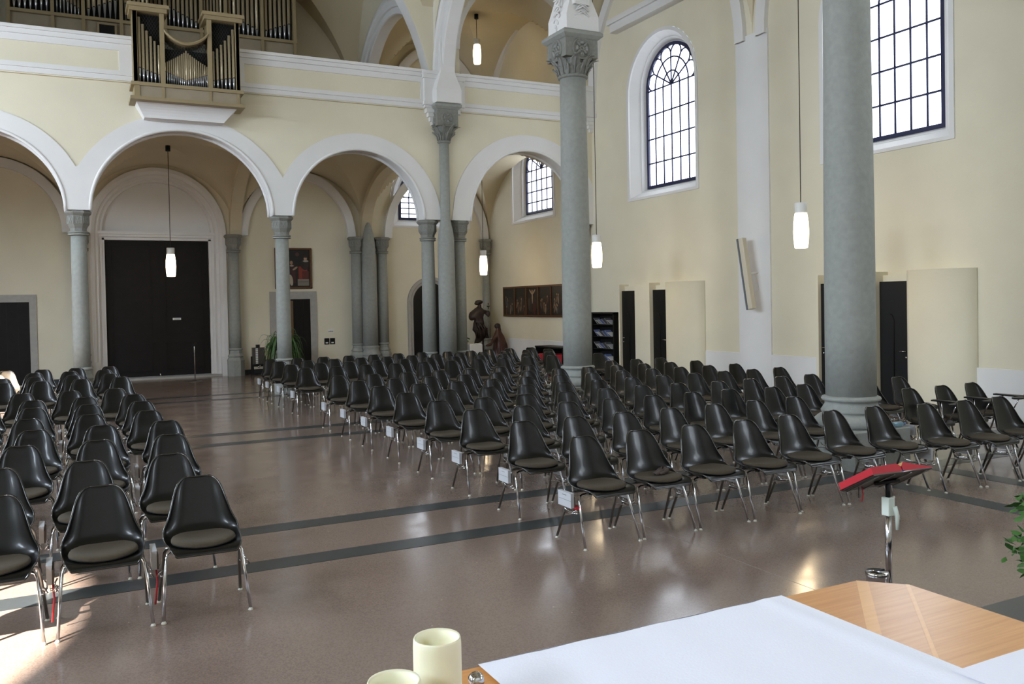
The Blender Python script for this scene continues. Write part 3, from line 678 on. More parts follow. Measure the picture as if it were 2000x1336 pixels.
# ------------------------------------------------------------ confessionals
def confessional(y0, where):
    """y0 = far edge; runs towards the altar"""
    t = thing('confessional', 'built-in cream confessional with dark doors and curved end, ' + where, 'confessional', (0, y0, 0))
    b = B(); b.box(12.12, XW - .002, -.06, 0, 0, 2.35, cream); b.build('side_panel', t)
    b = B(); b.bev(12.12, XW - .002, -1.23, -.70, 0, 2.35, cream, .01); b.build('centre_panel', t)
    b = B(); b.box(12.09, XW - .002, -1.35, -1.23, 0, 2.36, cream); b.build('fin_panel', t)
    for q0, q1 in ((-.70, -.06), (-1.93, -1.35)): b = B(); b.box(12.28, XW - .002, q0, q1, 2.18, 2.3, cream); b.build('lintel', t)
    for a, c, hs in ((-.70, -.06, -.12), (-1.93, -1.33, -1.87)):
        b = B(); b.box(12.19, 12.22, a, c, .01, 2.19, blackwood)
        mid = (a + c) / 2; b.tube([(12.188, mid, .4), (12.188, mid, 1.55), (12.188, mid + .03, 1.62), (12.188, mid + .08, 1.64)], .012, darkwood, 6)
        dd = b.build('door', t)
        b = B(); s = 1 if hs > -1 else -1
        b.tube([(12.19, hs, 1.03), (12.15, hs, 1.03), (12.145, hs - s * .1, 1.03)], .009, chrome, 8); b.lathe([(.001, 0)], chrome, 3) if False else None
        b.ball((12.185, hs, .93), .018, chrome, 8); b.build('door_handle', dd)
    b = B(); n = 20; L0 = []; L1 = []
    for i in range(n + 1):
        v = i / n; yy = -1.96 - 1.03 * v; xx = 12.10 - .10 * math.sin(PI * v) + .28 * (1 - math.sqrt(max(0, 1 - v * v)))
        L0.append((xx, yy)); 
    poly = L0 + [(XW, L0[-1][1]), (XW, L0[0][1])]
    N = len(poly); vs = [(x, y, 0) for x, y in poly] + [(x, y, 2.36) for x, y in poly]
    b.add(vs, [(i, (i + 1) % N, N + (i + 1) % N, N + i) for i in range(N)], cream, True); b.add(vs[N:], [tuple(range(N))], cream); b.build('curved_end', t)
    return t
confessional(18.03, 'nearer the literature rack')
confessional(11.6, 'behind the nearest thick pillar')

# ------------------------------------------------------------ literature rack and magazines
t = thing('literature_rack', 'tall black magazine rack against the side wall', 'rack', (0, 0, 0))
b = B(); b.box(12.0, XW, 18.19, 19.23, 0, 1.65, blackwood); 
b = B(); b.box(12.32, XW - .04, 18.19, 19.23, 0, 1.65, blackwood); b.build('back_panel', t)
for yy in (18.19, 19.19): b = B(); b.box(12.08, 12.34, yy, yy + .04, 0, 1.65, blackwood); b.build('side_panel', t)
b = B(); b.box(12.08, 12.34, 18.19, 19.23, 1.62, 1.66, blackwood); b.build('top', t)
for z in (1.33, 1.02, .71, .40): b = B(); b.box(12.10, 12.33, 18.2, 19.2, z, z + .02, blackwood); b.build('shelf', t)
mags = [mat('magazine_grey', (170, 172, 176), .5), mat('magazine_blue', (96, 112, 160), .5), mat('magazine_pale', (206, 206, 204), .5), mat('magazine_dark', (84, 84, 88), .5)]
hgt = ['top', 'second', 'third', 'lowest']
for si, z in enumerate((1.352, 1.042, .732, .422)):
    for k in range(6):
        y = 18.34 + .13 * k; b = B(); mm = mags[(k * 3 + si * 2 + (k == 2)) % 4]
        for q in range(3): b.box(-.09, .09, -.004 + q * .003, .0 + q * .003, 0, .24, mm if q == 0 else paperm)
        o = b.build('magazine'); o.location = (12.2, y, z + .01); o.rotation_euler = (math.radians(-66 + 5 * ((k * 7) % 4)), 0, 0)
        tag(o, '%s magazine on the %s shelf of the black rack, %s from the left' % (['grey', 'blue', 'pale', 'dark'][(k * 3 + si * 2 + (k == 2)) % 4], hgt[si], ['sixth', 'fifth', 'fourth', 'third', 'second', 'first'][k]), 'magazine', 'magazines on the %s rack shelf' % hgt[si])
t = thing('low_cabinet', 'low black cabinet beneath the five panel painting', 'cabinet')
b = B(); b.box(11.85, XW - .04, 20.4, 21.95, .66, .70, blackwood); b.build('top', t)
for yy in (20.4, 21.15, 21.91): b = B(); b.box(11.87, XW - .05, yy, yy + .04, 0, .66, blackwood); b.build('side_panel', t)
b = B(); b.box(12.3, XW - .04, 20.4, 21.95, 0, .66, blackwood); b.box(11.87, 12.3, 20.42, 21.93, .02, .05, blackwood); b.build('body', t)
b = B()
for k in range(9): b.bev(11.9, 12.25, 20.46 + .155 * k, 20.60 + .155 * k, .06, .50 - .01 * (k % 3), red, .01)
tag(b.build('red_cloth_blocks'), 'red cloth filling the low black cabinet', 'books')['kind'] = 'stuff'  # red cloth, built as a row of blocks

# ------------------------------------------------------------ loudspeaker bar on the pilaster
t = thing('column_speaker', 'slanting narrow loudspeaker bar hung on the white wall pilaster', 'speaker', (12.12, 13.40, 2.45))
b = B(); b.bev(-.06, .06, -.07, .07, -.73, .73, mat('speaker_beige', (205, 196, 176), .6), .01); s = b.build('cabinet', t)
b = B(); b.box(-.075, -.055, .045, .085, -.73, .73, mat('speaker_grille', (96, 102, 110), .6)); s2 = b.build('grille', t)
for q in (s, s2): q.rotation_euler = (math.radians(8.5), 0, 0)
for q in (s, s2): q.rotation_euler = (math.radians(-10.5), 0, 0)
b = B(); b.tube([(.05, -.05, 0), (.27, -.05, .02)], .018, lampw, 6); b.tube([(.26, -.12, .05), (.26, .02, .05)], .012, lampw, 6); b.tube([(.2, -.05, -.02), (.24, -.06, -.3), (.12, -.07, -.55)], .008, lampw, 6); b.build('bracket', t)

# ------------------------------------------------------------ statue
def skinned(name, pts, edges, radii, m_, parent, sub=2, disp=0):
    me = bpy.data.meshes.new(name); me.from_pydata(pts, edges, []); o = bpy.data.objects.new(name, me); COL.objects.link(o)
    o.modifiers.new('s', 'SKIN').use_smooth_shade = True
    for i, r in enumerate(radii): me.skin_vertices[0].data[i].radius = r if isinstance(r, tuple) else (r, r)
    me.skin_vertices[0].data[0].use_root = True
    o.modifiers.new('u', 'SUBSURF').levels = sub
    if disp:
        tx = bpy.data.textures.new('folds', 'STUCCI'); tx.noise_scale = .14; dm = o.modifiers.new('d', 'DISPLACE'); dm.texture = tx; dm.strength = disp; dm.texture_coords = 'LOCAL'
    bpy.context.view_layer.update()
    ev = o.evaluated_get(bpy.context.evaluated_depsgraph_get()); nm = bpy.data.meshes.new_from_object(ev)
    o.modifiers.clear(); o.data = nm; nm.materials.clear(); nm.materials.append(m_)
    for p_ in nm.polygons: p_.use_smooth = True
    o.parent = parent; return o
t = thing('saint_statue', 'dark carved saint in swirling robe lifting a chalice, on an iron rod', 'statue', (11.45, 24.9, 0))
skinned('body', [(0, 0, 1.28), (-.02, 0, 1.5), (-.05, 0, 1.72), (.02, 0, 1.83), (.03, -.02, 1.93), (.05, 0, 1.05), (.16, 0, .85), (.02, 0, .78), (-.2, 0, 1.05), (-.24, .02, 1.62), (-.26, -.05, 1.42), (.22, -.04, 1.66), (.30, -.1, 1.52), (.27, -.12, 1.72), (-.12, .02, .72), (-.2, 0, .6)],
        [(0, 1), (1, 2), (2, 3), (3, 4), (0, 5), (5, 6), (5, 7), (0, 8), (2, 9), (9, 10), (2, 11), (11, 12), (12, 13), (7, 14), (14, 15)],
        [(.2, .17), (.19, .16), (.18, .14), (.055, .055), (.085, .09), (.24, .18), (.16, .13), (.16, .14), (.10, .1), (.13, .12), (.14, .12), (.07, .07), (.06, .06), (.04, .04), (.05, .05), (.03, .03)], statm, t, 2, .05)
b = B(); b.ball((.01, 0, 1.99), (.13, .12, .07), statm, 12); b.ball((-.06, 0, 1.95), (.08, .1, .06), statm, 10); b.build('headgear', t)
b = B(); b.lathe([(.03, 1.76), (.01, 1.78), (.012, 1.81), (.05, 1.85), (.055, 1.87)], statm, 14, (.27, -.13)); b.ball((.27, -.13, 1.90), .018, statm, 8); b.tube([(.27, -.13, 1.9), (.27, -.13, 1.96)], .008, statm, 5); b.tube([(.25, -.13, 1.94), (.29, -.13, 1.94)], .007, statm, 5); b.build('chalice', t)
b = B(); b.tube([(.13, 0, .0), (.13, 0, .8)], .03, statm, 8); b.lathe([(.16, 0), (.16, .02), (.04, .05)], statm, 16, (.13, 0)); b.build('support_rod', t)
b = B()
for k in range(10):
    a = k * .62; b.tube([(-.1 + .14 * math.cos(a), -.13 + .03 * math.sin(a), 1.35), (.02 + .18 * math.cos(a), -.15 + .04 * math.sin(a), 1.1), (.05 + .2 * math.cos(a + .4), -.13 + .06 * math.sin(a), .85)], [.02, .028, .018], statm, 6)
b.build('robe_folds', t)
t = thing('kneeling_statue', 'reddish carved kneeling robed figure reaching towards the raised saint', 'statue', (12.0, 24.6, 0))
skinned('body', [(0, 0, .3), (.02, 0, .7), (0, 0, .98), (-.03, 0, 1.1), (-.06, -.01, 1.2), (-.18, -.06, .85), (-.34, -.1, .66), (-.52, -.1, .62), (.05, .05, .12), (-.1, 0, .15)],
        [(0, 1), (1, 2), (2, 3), (3, 4), (2, 5), (5, 6), (6, 7), (0, 8), (0, 9)], [(.24, .2), (.22, .18), (.15, .13), (.06, .06), (.085, .09), (.07, .07), (.055, .055), (.03, .03), (.25, .2), (.2, .18)], statr, t, 2, .04)
b = B(); b.ball((-.04, .02, 1.22), (.1, .1, .09), statm, 12); b.tube([(.0, .04, 1.2), (.04, .04, 1.05), (.07, .03, .9)], [.07, .06, .04], statm, 8); b.build('hair', t)
b = B()
for k in range(9):
    a = -2.6 + k * .33; b.tube([(.14 * math.cos(a), .13 * math.sin(a), .92), (.02 + .225 * math.cos(a), .19 * math.sin(a), .6), (.02 + .25 * math.cos(a), .21 * math.sin(a), .15)], [.015, .026, .03], statr, 6)
b.build('robe_folds', t)
t = thing('stone_block', 'white stone block at the feet of the statues', 'block', (11.05, 24.5, 0)); b = B(); b.bev(-.22, .22, -.22, .22, 0, .68, white, .01); b.bev(-.2, .2, -.2, .2, .68, .7, white, .005); b.build('block', t)

# ------------------------------------------------------------ plants
def leaf_strip(b, base, a, L_, droop, w_, m_, up=.6):
    pts = []
    for i in range(8):
        s = i / 7; r_ = L_ * (s * .55 + .1 * math.sin(s * 3)); z = up * math.sin(min(s * 1.9, 2.6)) - droop * s * s
        pts.append(Vector((base[0] + r_ * math.cos(a), base[1] + r_ * math.sin(a), base[2] + z)))
    px = Vector((-math.sin(a), math.cos(a), 0)); vs = []
    for i, p_ in enumerate(pts): ww = w_ * math.sin(PI * (i / 7 * .92 + .06)); vs += [p_ - px * ww, p_ + Vector((0, 0, ww * .5)), p_ + px * ww]
    b.add(vs, [(3 * i + k, 3 * i + k + 1, 3 * i + 4 + k, 3 * i + 3 + k) for i in range(7) for k in (0, 1)], m_, True)
t = thing('potted_palm', 'big potted palm with long drooping leaves half behind a slender column', 'plant', (5.22, 24.6, 0))
b = B(); b.lathe([(.15, 0), (.19, .05), (.23, .36), (.25, .4), (.22, .4), (.2, .34), (.001, .34)], mat('brown_pot', (70, 56, 46), .6), 24); b.build('pot', t)
b = B(); rr = random.Random(5)
for k in range(150): leaf_strip(b, (0, 0, .5 + rr.random() * .4), rr.uniform(0, 2 * PI), rr.uniform(.7, 1.25), rr.uniform(.5, 1.3), rr.uniform(.014, .026), leafm, rr.uniform(.4, .75))
b.build('foliage', t)
b = B(); b.tube([(0, 0, .3), (.02, 0, .6), (0, .02, .85)], [.04, .035, .02], mat('plant_stem', (92, 76, 50), .8), 8); b.build('stem', t)
def bush(b, c, r_, n, ls, m_, seed):
    rr = random.Random(seed)
    for k in range(n):
        d_ = Vector((rr.gauss(0, 1), rr.gauss(0, 1), rr.gauss(0, 1))).normalized() * r_ * rr.uniform(.4, 1)
        p_ = Vector(c) + Vector((d_.x, d_.y, d_.z)); a = Vector((rr.gauss(0, 1), rr.gauss(0, 1), rr.gauss(0, .6) - .3)).normalized(); s_ = a.cross(Vector((rr.gauss(0, 1), rr.gauss(0, 1), 1))).normalized(); l_ = ls * rr.uniform(.7, 1.2); n_ = a.cross(s_)
        b.add([p_, p_ + a * l_ * .35 + s_ * l_ * .28 + n_ * .1 * l_, p_ + a * l_ * .75 + s_ * l_ * .2, p_ + a * l_, p_ + a * l_ * .75 - s_ * l_ * .2, p_ + a * l_ * .35 - s_ * l_ * .28 + n_ * .1 * l_], [(0, 1, 2, 3), (0, 3, 4, 5)], m_, True)
t = thing('green_pot_plant', 'dark leafy plant in a white pot in front of the raised saint', 'plant', (10.35, 24.4, 0))
b = B(); b.lathe([(.14, 0), (.2, .5), (.22, .52), (.19, .5), (.001, .48)], white, 20); b.build('pot', t)
b = B(); bush(b, (0, 0, .72), .30, 170, .14, leafm, 3); bush(b, (.3, 0, .78), .2, 60, .12, leafm, 4); b.build('foliage', t)
t = thing('altar_shrub', 'green shrub leaves reaching in at the right edge beside the altar', 'plant', (4.45, 2.6, .3))
b = B(); b.lathe([(.14, 0), (.17, .26), (.19, .28), (.15, .26), (.001, .24)], mat('terracotta', (150, 96, 70), .8), 20); b.build('pot', t)
b = B(); bush(b, (-.29, 0, .37), .13, 130, .06, leafm, 9); bush(b, (-.30, .0, .63), .09, 50, .06, leafm, 10); bush(b, (-.02, 0, .55), .2, 90, .07, leafm, 11); b.build('foliage', t)
b = B(); b.tube([(0, 0, .24), (.02, 0, .45), (.08, .03, .8)], .012, mat('plant_stem', (92, 76, 50), .8), 6); b.tube([(.02, 0, .34), (-.16, 0, .38), (-.3, 0, .42)], .006, MAT['plant_stem'], 5); b.tube([(.03, 0, .5), (-.14, 0, .6), (-.3, 0, .64)], .006, MAT['plant_stem'], 5); b.build('stem', t)

# ------------------------------------------------------------ brochure stand and slim pole stand near the door
t = thing('brochure_stand', 'black framed stand with clear holder beside the door column', 'stand', (4.72, 25.55, 0))
for x in (-.17, .17): b = B(); b.bev(x - .035, x + .035, -.05, .05, 0, .55, blackwood, .006); b.build('post', t)
b = B(); b.box(-.17, .17, -.04, .04, .25, .32, blackwood); b.box(-.15, .15, -.03, .03, .02, .05, blackwood); b.build('crossbar', t)
b = B(); b.box(-.175, .175, -.06, .06, .32, .80, mat('smoked_perspex', (84, 78, 74), .15, spec=.6)); b.box(-.06, .04, -.05, .05, .80, .88, blackwood); b.build('holder', t)
b = B()
for k in range(9): b.box(-.085, -.02, -.075, -.06, .34 + .05 * k, .375 + .05 * k, paperm)
b.build('leaflets', t)
b = B(); b.ball((.03, -.07, .27), .025, chrome, 8); b.ball((-.01, -.07, .24), .025, chrome, 8); b.build('lock', t)
t = thing('pole_stand', 'slim chrome pole stand with round base before the great door', 'stand', (2.86, 24.5, 0))
b = B(); b.lathe([(.19, 0), (.19, .012), (.03, .03), (.02, .04)], chromed, 28); b.build('base', t)
b = B(); b.lathe([(.016, .03), (.016, .93), (.012, .95)], chrome, 12); b.build('pole', t)
b = B(); b.tube([(0, 0, .94), (.0, 0, .99), (.03, -.01, 1.04)], .012, blackwood, 8); b.tube([(-.05, 0, .93), (-.02, -.01, .97), (.05, -.01, 1.05)], .02, blackwood, 8); b.build('head', t)

# ------------------------------------------------------------ organ
def pipe(x, y, zf, zm, zt, r, parent):
    b = B(); b.lathe([(r * .22, zf), (r, zm)], pipef, 12, (x, y)); b.lathe([(r, zm), (r, zt), (r * .85, zt)], pipem, 12, (x, y), cap=True)
    b.box(x - r * .55, x + r * .55, y - r * 1.03, y - r * .7, zm + .005, zm + r * .5, voidm); b.tube([(x + r * math.cos(a) * 1.01, y + r * math.sin(a) * 1.01, zm) for a in [i * PI / 4 for i in range(8)]], r * .06 + .002, voidm, 4, close=True)
    return b.build('organ_pipe', parent)
t = thing('positive_organ', 'small olive organ case projecting from the gallery parapet', 'organ')
y0 = 18.9
b = B()
for x in (1.20, 1.70, 2.62, 3.18):
    zt = 8.0
    b.box(x, x + (.075 if x in (1.2, 3.18) else .085), y0, y0 + .08, 6.5, zt, organw)
b.box(1.2, 1.27, y0, 19.5, 6.2, 7.97, organw); b.box(3.19, 3.26, y0, 19.5, 6.2, 7.97, organw); b.box(1.72, 1.77, y0 + .08, 19.5, 7.3, 7.95, organw); b.box(2.64, 2.69, y0 + .08, 19.5, 7.3, 7.95, organw)
b.box(1.14, 3.32, y0 - .05, 19.5, 6.46, 6.53, organw); b.box(1.12, 3.34, y0 - .07, 19.5, 6.17, 6.24, organw)
for x0, x1 in ((1.14, 1.84), (2.56, 3.32)): b.box(x0, x1, y0 - .05, 19.5, 7.95, 8.07, organw); b.box(x0 - .04, x1 + .04, y0 - .09, 19.5, 8.03, 8.10, organw)
for x in (1.24, 1.71, 2.62, 3.18): b.box(x, x + .06, y0 - .02, y0 + .02, 6.24, 6.46, organw)
b.build('case', t)
b = B(); b.box(1.24, 3.22, y0, 19.5, 6.2, 6.5, organp); b.build('lower_panel', t)
b = B(); b.box(1.25, 3.2, y0 + .2, y0 + .25, 6.5, 7.3, voidm); b.box(1.25, 1.76, y0 + .2, y0 + .25, 7.3, 7.97, voidm); b.box(2.65, 3.2, y0 + .2, y0 + .25, 7.3, 7.97, voidm)
for x0, x1, z0, z1 in ((1.3, 1.7, 6.9, 7.95), (2.7, 3.17, 6.9, 7.95), (1.8, 2.6, 6.95, 7.45)):
    n = int((x1 - x0) / .055)
    for k in range(-8, n + 9):
        for s in (1, -1):
            xa, za = x0 + .055 * k, z0; xb, zb_ = xa + s * (z1 - z0) * .6, z1
            # clip to the bay
            if s == 1 and xb > x0 and xa < x1:
                ta = max(0, (x0 - xa) / (xb - xa)); tb = min(1, (x1 - xa) / (xb - xa))
            elif s == -1 and xb < x1 and xa > x0:
                ta = max(0, (x1 - xa) / (xb - xa)); tb = min(1, (x0 - xa) / (xb - xa))
            else: continue
            if tb > ta: b.tube([(xa + (xb - xa) * ta, y0 + .15, za + (zb_ - za) * ta), (xa + (xb - xa) * tb, y0 + .15, za + (zb_ - za) * tb)], .004, mat('lattice', (46, 50, 46), .6), 4)
b.build('lattice_screen', t)
b = B(); L = []
for i in range(21):
    x = 1.77 + .86 * i / 20; z = 7.60 - .24 * math.sin(PI * i / 20) ** .8; L.append([(x, y0 - .03, z), (x, y0 - .05, z + .03), (x, y0 - .03, z + .06), (x, y0 + .05, z + .07), (x, 19.5, z + .07), (x, 19.5, z)])
b.loft(L, organw, close=True); b.build('curved_cornice', t)
for k in range(6): x = 1.312 + .073 * k; pipe(x, y0 + .08, 6.535, 6.83 - .022 * k, 7.85 - .145 * k + .008 * k * k, .031 - .0018 * k, t)
for k in range(6): x = 3.142 - .081 * k; pipe(x, y0 + .08, 6.535, 6.80 - .018 * k, 7.82 - .14 * k + .008 * k * k, .031 - .0018 * k, t)
xs = 1.80; 
for k in range(21):
    c = abs(k - 10) / 10; x = 2.2 + (k - 10) * .0405; pipe(x, y0 + .08, 6.535, 6.66 + .15 * c, 7.27 - .28 * c ** .8, .0195 - .006 * c, t)
b = B(); L = []
for i in range(9):
    q = i / 8 * PI / 2; z = 6.2 - .30 * (1 - math.cos(q)); w_ = .2 * (q / (PI / 2)) ** 1.3; yy = y0 + .36 * math.sin(q)
    L.append([(1.2 + w_, yy, z), (3.26 - w_ * 1.5, yy, z), (3.26 - w_ * 1.5, YF, z), (1.2 + w_, YF, z)])
b.loft(L, white, cap0=True, cap1=True); trim(b)
t = thing('main_organ', 'large olive pipe organ standing at the back of the gallery', 'organ', (2.2, 24.0, 6.66)); Z = 9.24 - 6.66
b = B(); b.box(-3.4, 3.46, .05, 1.6, 0, Z - .03, organp); b.build('lower_case', t)
b = B(); b.box(-3.42, 3.48, -.05, 1.6, Z - .05, Z + .03, organw)
posts = [-3.42, -2.48, -1.8, -.94, 0.1, .98, 1.6, 2.55, 3.42]
for x in posts: b.box(x - .04, x + .04, -.04, .1, 0, 5.2, organw)
b.box(-3.46, 3.5, -.1, 1.6, 5.2, 5.35, organw); b.build('case_frame', t)
b = B(); b.box(-3.4, 3.46, .6, .65, Z, 5.2, voidm); b.box(-3.42, -3.38, 0, 1.6, Z, 5.2, organw); b.box(3.44, 3.48, 0, 1.6, Z, 5.2, organw); b.build('case_back', t)
cnt = [7, 7, 6, 9, 7, 6, 7, 6]
for i in range(8):
    x0, x1 = posts[i] + .06, posts[i + 1] - .06; n = cnt[i]
    for k in range(n):
        c = (k + .5) / n; e = c if i < 4 else 1 - c; zm = Z + .22 + (.35 * e if i % 2 == 0 else .3 * (1 - e))
        pipe(x0 + (x1 - x0) * c, .12, Z + .03, zm, 5.1 - .5 * ((k * 37 + i) % 5) / 5 * .4, min(.06, (x1 - x0) / n * .36), t)
b = B(); b.box(-1.45, -1.1, -.06, .06, Z - .42, Z - .14, voidm); b.box(-1.5, -1.05, -.055, .05, Z - .46, Z - .1, organw); b.build('console_opening', t)

# ------------------------------------------------------------ chairs
def make_chair(label, shell_m=shellm, with_pad=True):
    t = thing('shell_chair', label, 'chair', (0, 0, 0))
    prof = [(-.262, .412), (-.255, .430), (-.225, .442), (-.17, .440), (-.09, .430), (-.01, .425), (.05, .430), (.10, .447), (.135, .478), (.158, .52), (.175, .57), (.192, .63), (.210, .69), (.228, .745), (.240, .785), (.248, .808), (.252, .815)]
    hw = [.178, .198, .211, .220, .228, .233, .235, .234, .228, .214, .196, .178, .161, .142, .119, .090, .060]
    curl = [.004, .008, .014, .022, .030, .038, .048, .060, .070, .072, .066, .058, .049, .038, .027, .016, .010]
    nu = 14; P = []; n = len(prof)
    rows = []
    for j in range(n):
        y, z = prof[j]; a = prof[max(j - 1, 0)]; c = prof[min(j + 1, n - 1)]; ty, tz = c[0] - a[0], c[1] - a[1]; l = math.hypot(ty, tz); ny, nz = -tz / l, ty / l
        row = []
        for i in range(nu + 1):
            u = -1 + 2 * i / nu; s = math.sin(u * PI / 2 * .92) / math.sin(PI / 2 * .92); k = curl[j] * abs(u) ** 2.0
            row.append(Vector((hw[j] * s, y + ny * k, z + nz * k)))
        rows.append(row)
    def smoothpos(u, v):   # catmull across rows
        x = v * (n - 1); j = min(int(x), n - 2); f = x - j; X = u * nu; i = min(int(X), nu - 1); g = X - i
        def cr(a, b_, c, d_): return .5 * ((2 * b_) + (c - a) * f + (2 * a - 5 * b_ + 4 * c - d_) * f * f + (3 * b_ - a - 3 * c + d_) * f ** 3)
        def col(i_): return cr(rows[max(j - 1, 0)][i_], rows[j][i_], rows[j + 1][i_], rows[min(j + 2, n - 1)][i_])
        return col(i) * (1 - g) + col(i + 1) * g
    NU, NV = nu, 32; G = [[smoothpos(i / NU, j / NV) for i in range(NU + 1)] for j in range(NV + 1)]
    b = B(); vs = [p for r_ in G for p in r_]
    fs = [(j * (NU + 1) + i, j * (NU + 1) + i + 1, (j + 1) * (NU + 1) + i + 1, (j + 1) * (NU + 1) + i) for j in range(NV) for i in range(NU)]
    b.add(vs, fs, shell_m, True)
    off = []
    for j in range(NV + 1):
        for i in range(NU + 1):
            du = G[j][min(i + 1, NU)] - G[j][max(i - 1, 0)]; dv = G[min(j + 1, NV)][i] - G[max(j - 1, 0)][i]; nn = dv.cross(du).normalized(); off.append(G[j][i] + nn * .006)
    b.add(off, [f[::-1] for f in fs], shell_m, True)
    ring = [G[0][i] for i in range(NU + 1)] + [G[j][NU] for j in range(1, NV + 1)] + [G[NV][i] for i in range(NU - 1, -1, -1)] + [G[j][0] for j in range(NV - 1, 0, -1)]
    b.tube([p + Vector((0, .0, -.002)) for p in ring], .0062, rimm if shell_m is shellm else shell_m, 6, close=True)
    b.build('shell', t)
    if with_pad:
        b = B(); L = []
        def sz(x, y):   # seat height under the pad
            v = min(range(n), key=lambda q: abs(prof[q][0] - y)); q0 = max(0, min(n - 2, v)); 
            for q in range(n - 1):
                if prof[q][0] <= y <= prof[q + 1][0]:
                    f = (y - prof[q][0]) / (prof[q + 1][0] - prof[q][0]); zz = prof[q][1] * (1 - f) + prof[q + 1][1] * f; cu = curl[q] * (1 - f) + curl[q + 1] * f; ww = hw[q] * (1 - f) + hw[q + 1] * f
                    return zz + cu * min(1, abs(x) / ww) ** 2.0
            return .43
        N = 28
        for rf, dz, _ in ((1.0, .002, 0), (1.005, .009, 0), (.99, .020, 1), (.94, .028, 1), (.75, .033, 1), (.4, .034, 1), (.02, .034, 1)):
            loop = []
            for k in range(N):
                a = 2 * PI * k / N; ca, sa = math.cos(a), math.sin(a); e = 2 / 2.5
                x = .197 * rf * math.copysign(abs(ca) ** e, ca); y = -.062 + .172 * rf * math.copysign(abs(sa) ** e, sa)
                loop.append((x, y, sz(x, y) + dz + .003))
            L.append(loop)
        b.loft(L[:2], padb, smooth=True); b.loft(L[1:], padm, smooth=True, cap1=True); b.build('seat_pad', t)
    b = B()
    for s in (-1, 1): b.tube([(s * .13, -.13, .418), (s * .13, .09, .414)], .010, chromed, 6); b.lathe([(.022, .405), (.022, .425)], padb, 10, (s * .13, -.11)); b.lathe([(.022, .40), (.022, .425)], padb, 10, (s * .13, .07))
    b.tube([(-.14, -.07, .405), (.14, -.07, .405)], .009, chromed, 6); b.tube([(-.14, .05, .402), (.14, .05, .402)], .009, chromed, 6); b.build('seat_frame', t)
    for s in (-1, 1):
        for q in (-1, 1):
            b = B(); yb = -.07 if q < 0 else .05
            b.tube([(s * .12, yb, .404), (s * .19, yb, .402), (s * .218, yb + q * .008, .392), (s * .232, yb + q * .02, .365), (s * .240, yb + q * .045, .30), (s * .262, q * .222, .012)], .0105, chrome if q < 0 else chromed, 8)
            b.lathe([(.016, 0), (.017, .003), (.013, .008), (.010, .016)], glide, 10, (s * .262, q * .222)); b.build('leg', t)
    for s in (-1, 1):
        b = B(); z = .27
        b.tube([(s * .245, -.10, z), (s * .262, -.105, z - .005), (s * .262, .10, z - .03), (s * .245, .10, z - .03)], .0055, chrome, 5)
        b.tube([(s * .26, -.09, z + .03), (s * .272, -.09, z + .01), (s * .275, -.05, z), (s * .275, .03, z), (s * .272, .07, z + .01), (s * .26, .07, z + .03)], .0055, chrome, 5)
        b.tube([(s * .26, -.075, z + .03), (s * .284, -.075, z - .01)], .0045, chromed, 5); b.build('linking_bracket', t)
    b = B(); b.box(-.316, -.286, -.10, .10, .312, .425, boxw); b.add([(-.318, -.1, .425), (-.284, -.1, .425), (-.284, .1, .425), (-.318, .1, .425), (-.318, -.1, .43), (-.284, -.1, .43), (-.284, .1, .43), (-.318, .1, .43)], [(0, 3, 2, 1), (4, 5, 6, 7), (0, 1, 5, 4), (1, 2, 6, 5), (2, 3, 7, 6), (3, 0, 4, 7)], boxw)
    b.box(-.286, -.276, -.098, .098, .312, .40, boxi); b.box(-.3175, -.316, -.1, .1, .368, .370, chromed); b.box(-.3175, -.316, -.03, .03, .405, .409, chromed); b.build('book_box', t)
    return t
proto = make_chair('x'); used = [False]
ORD = ['first', 'second', 'third', 'fourth', 'fifth', 'sixth', 'seventh', 'eighth', 'ninth', 'tenth', 'eleventh', 'twelfth', 'thirteenth']
def place(x, yb, label, group, jit=.02, src=None):
    loc = (x + R.uniform(-jit, jit) * .25, yb - .255 + R.uniform(-jit, jit), 0); rz = R.uniform(-.02, .02) * (jit / .02)
    p0 = src or proto
    if src is None and not used[0]:
        used[0] = True; p0.location = loc; p0.rotation_euler = (0, 0, rz); p0['label'] = label; p0['group'] = group; return p0
    return dup(p0, loc, label, rz, group)
RY = [6.27, 7.37, 8.47, 9.50, 10.60, 11.68, 12.74, 13.80, 16.02, 17.2, 18.28, 19.2]
RN = ['front', 'second', 'third', 'fourth', 'fifth', 'sixth', 'seventh', 'eighth', 'ninth', 'tenth', 'eleventh', 'rearmost']
tablet = []
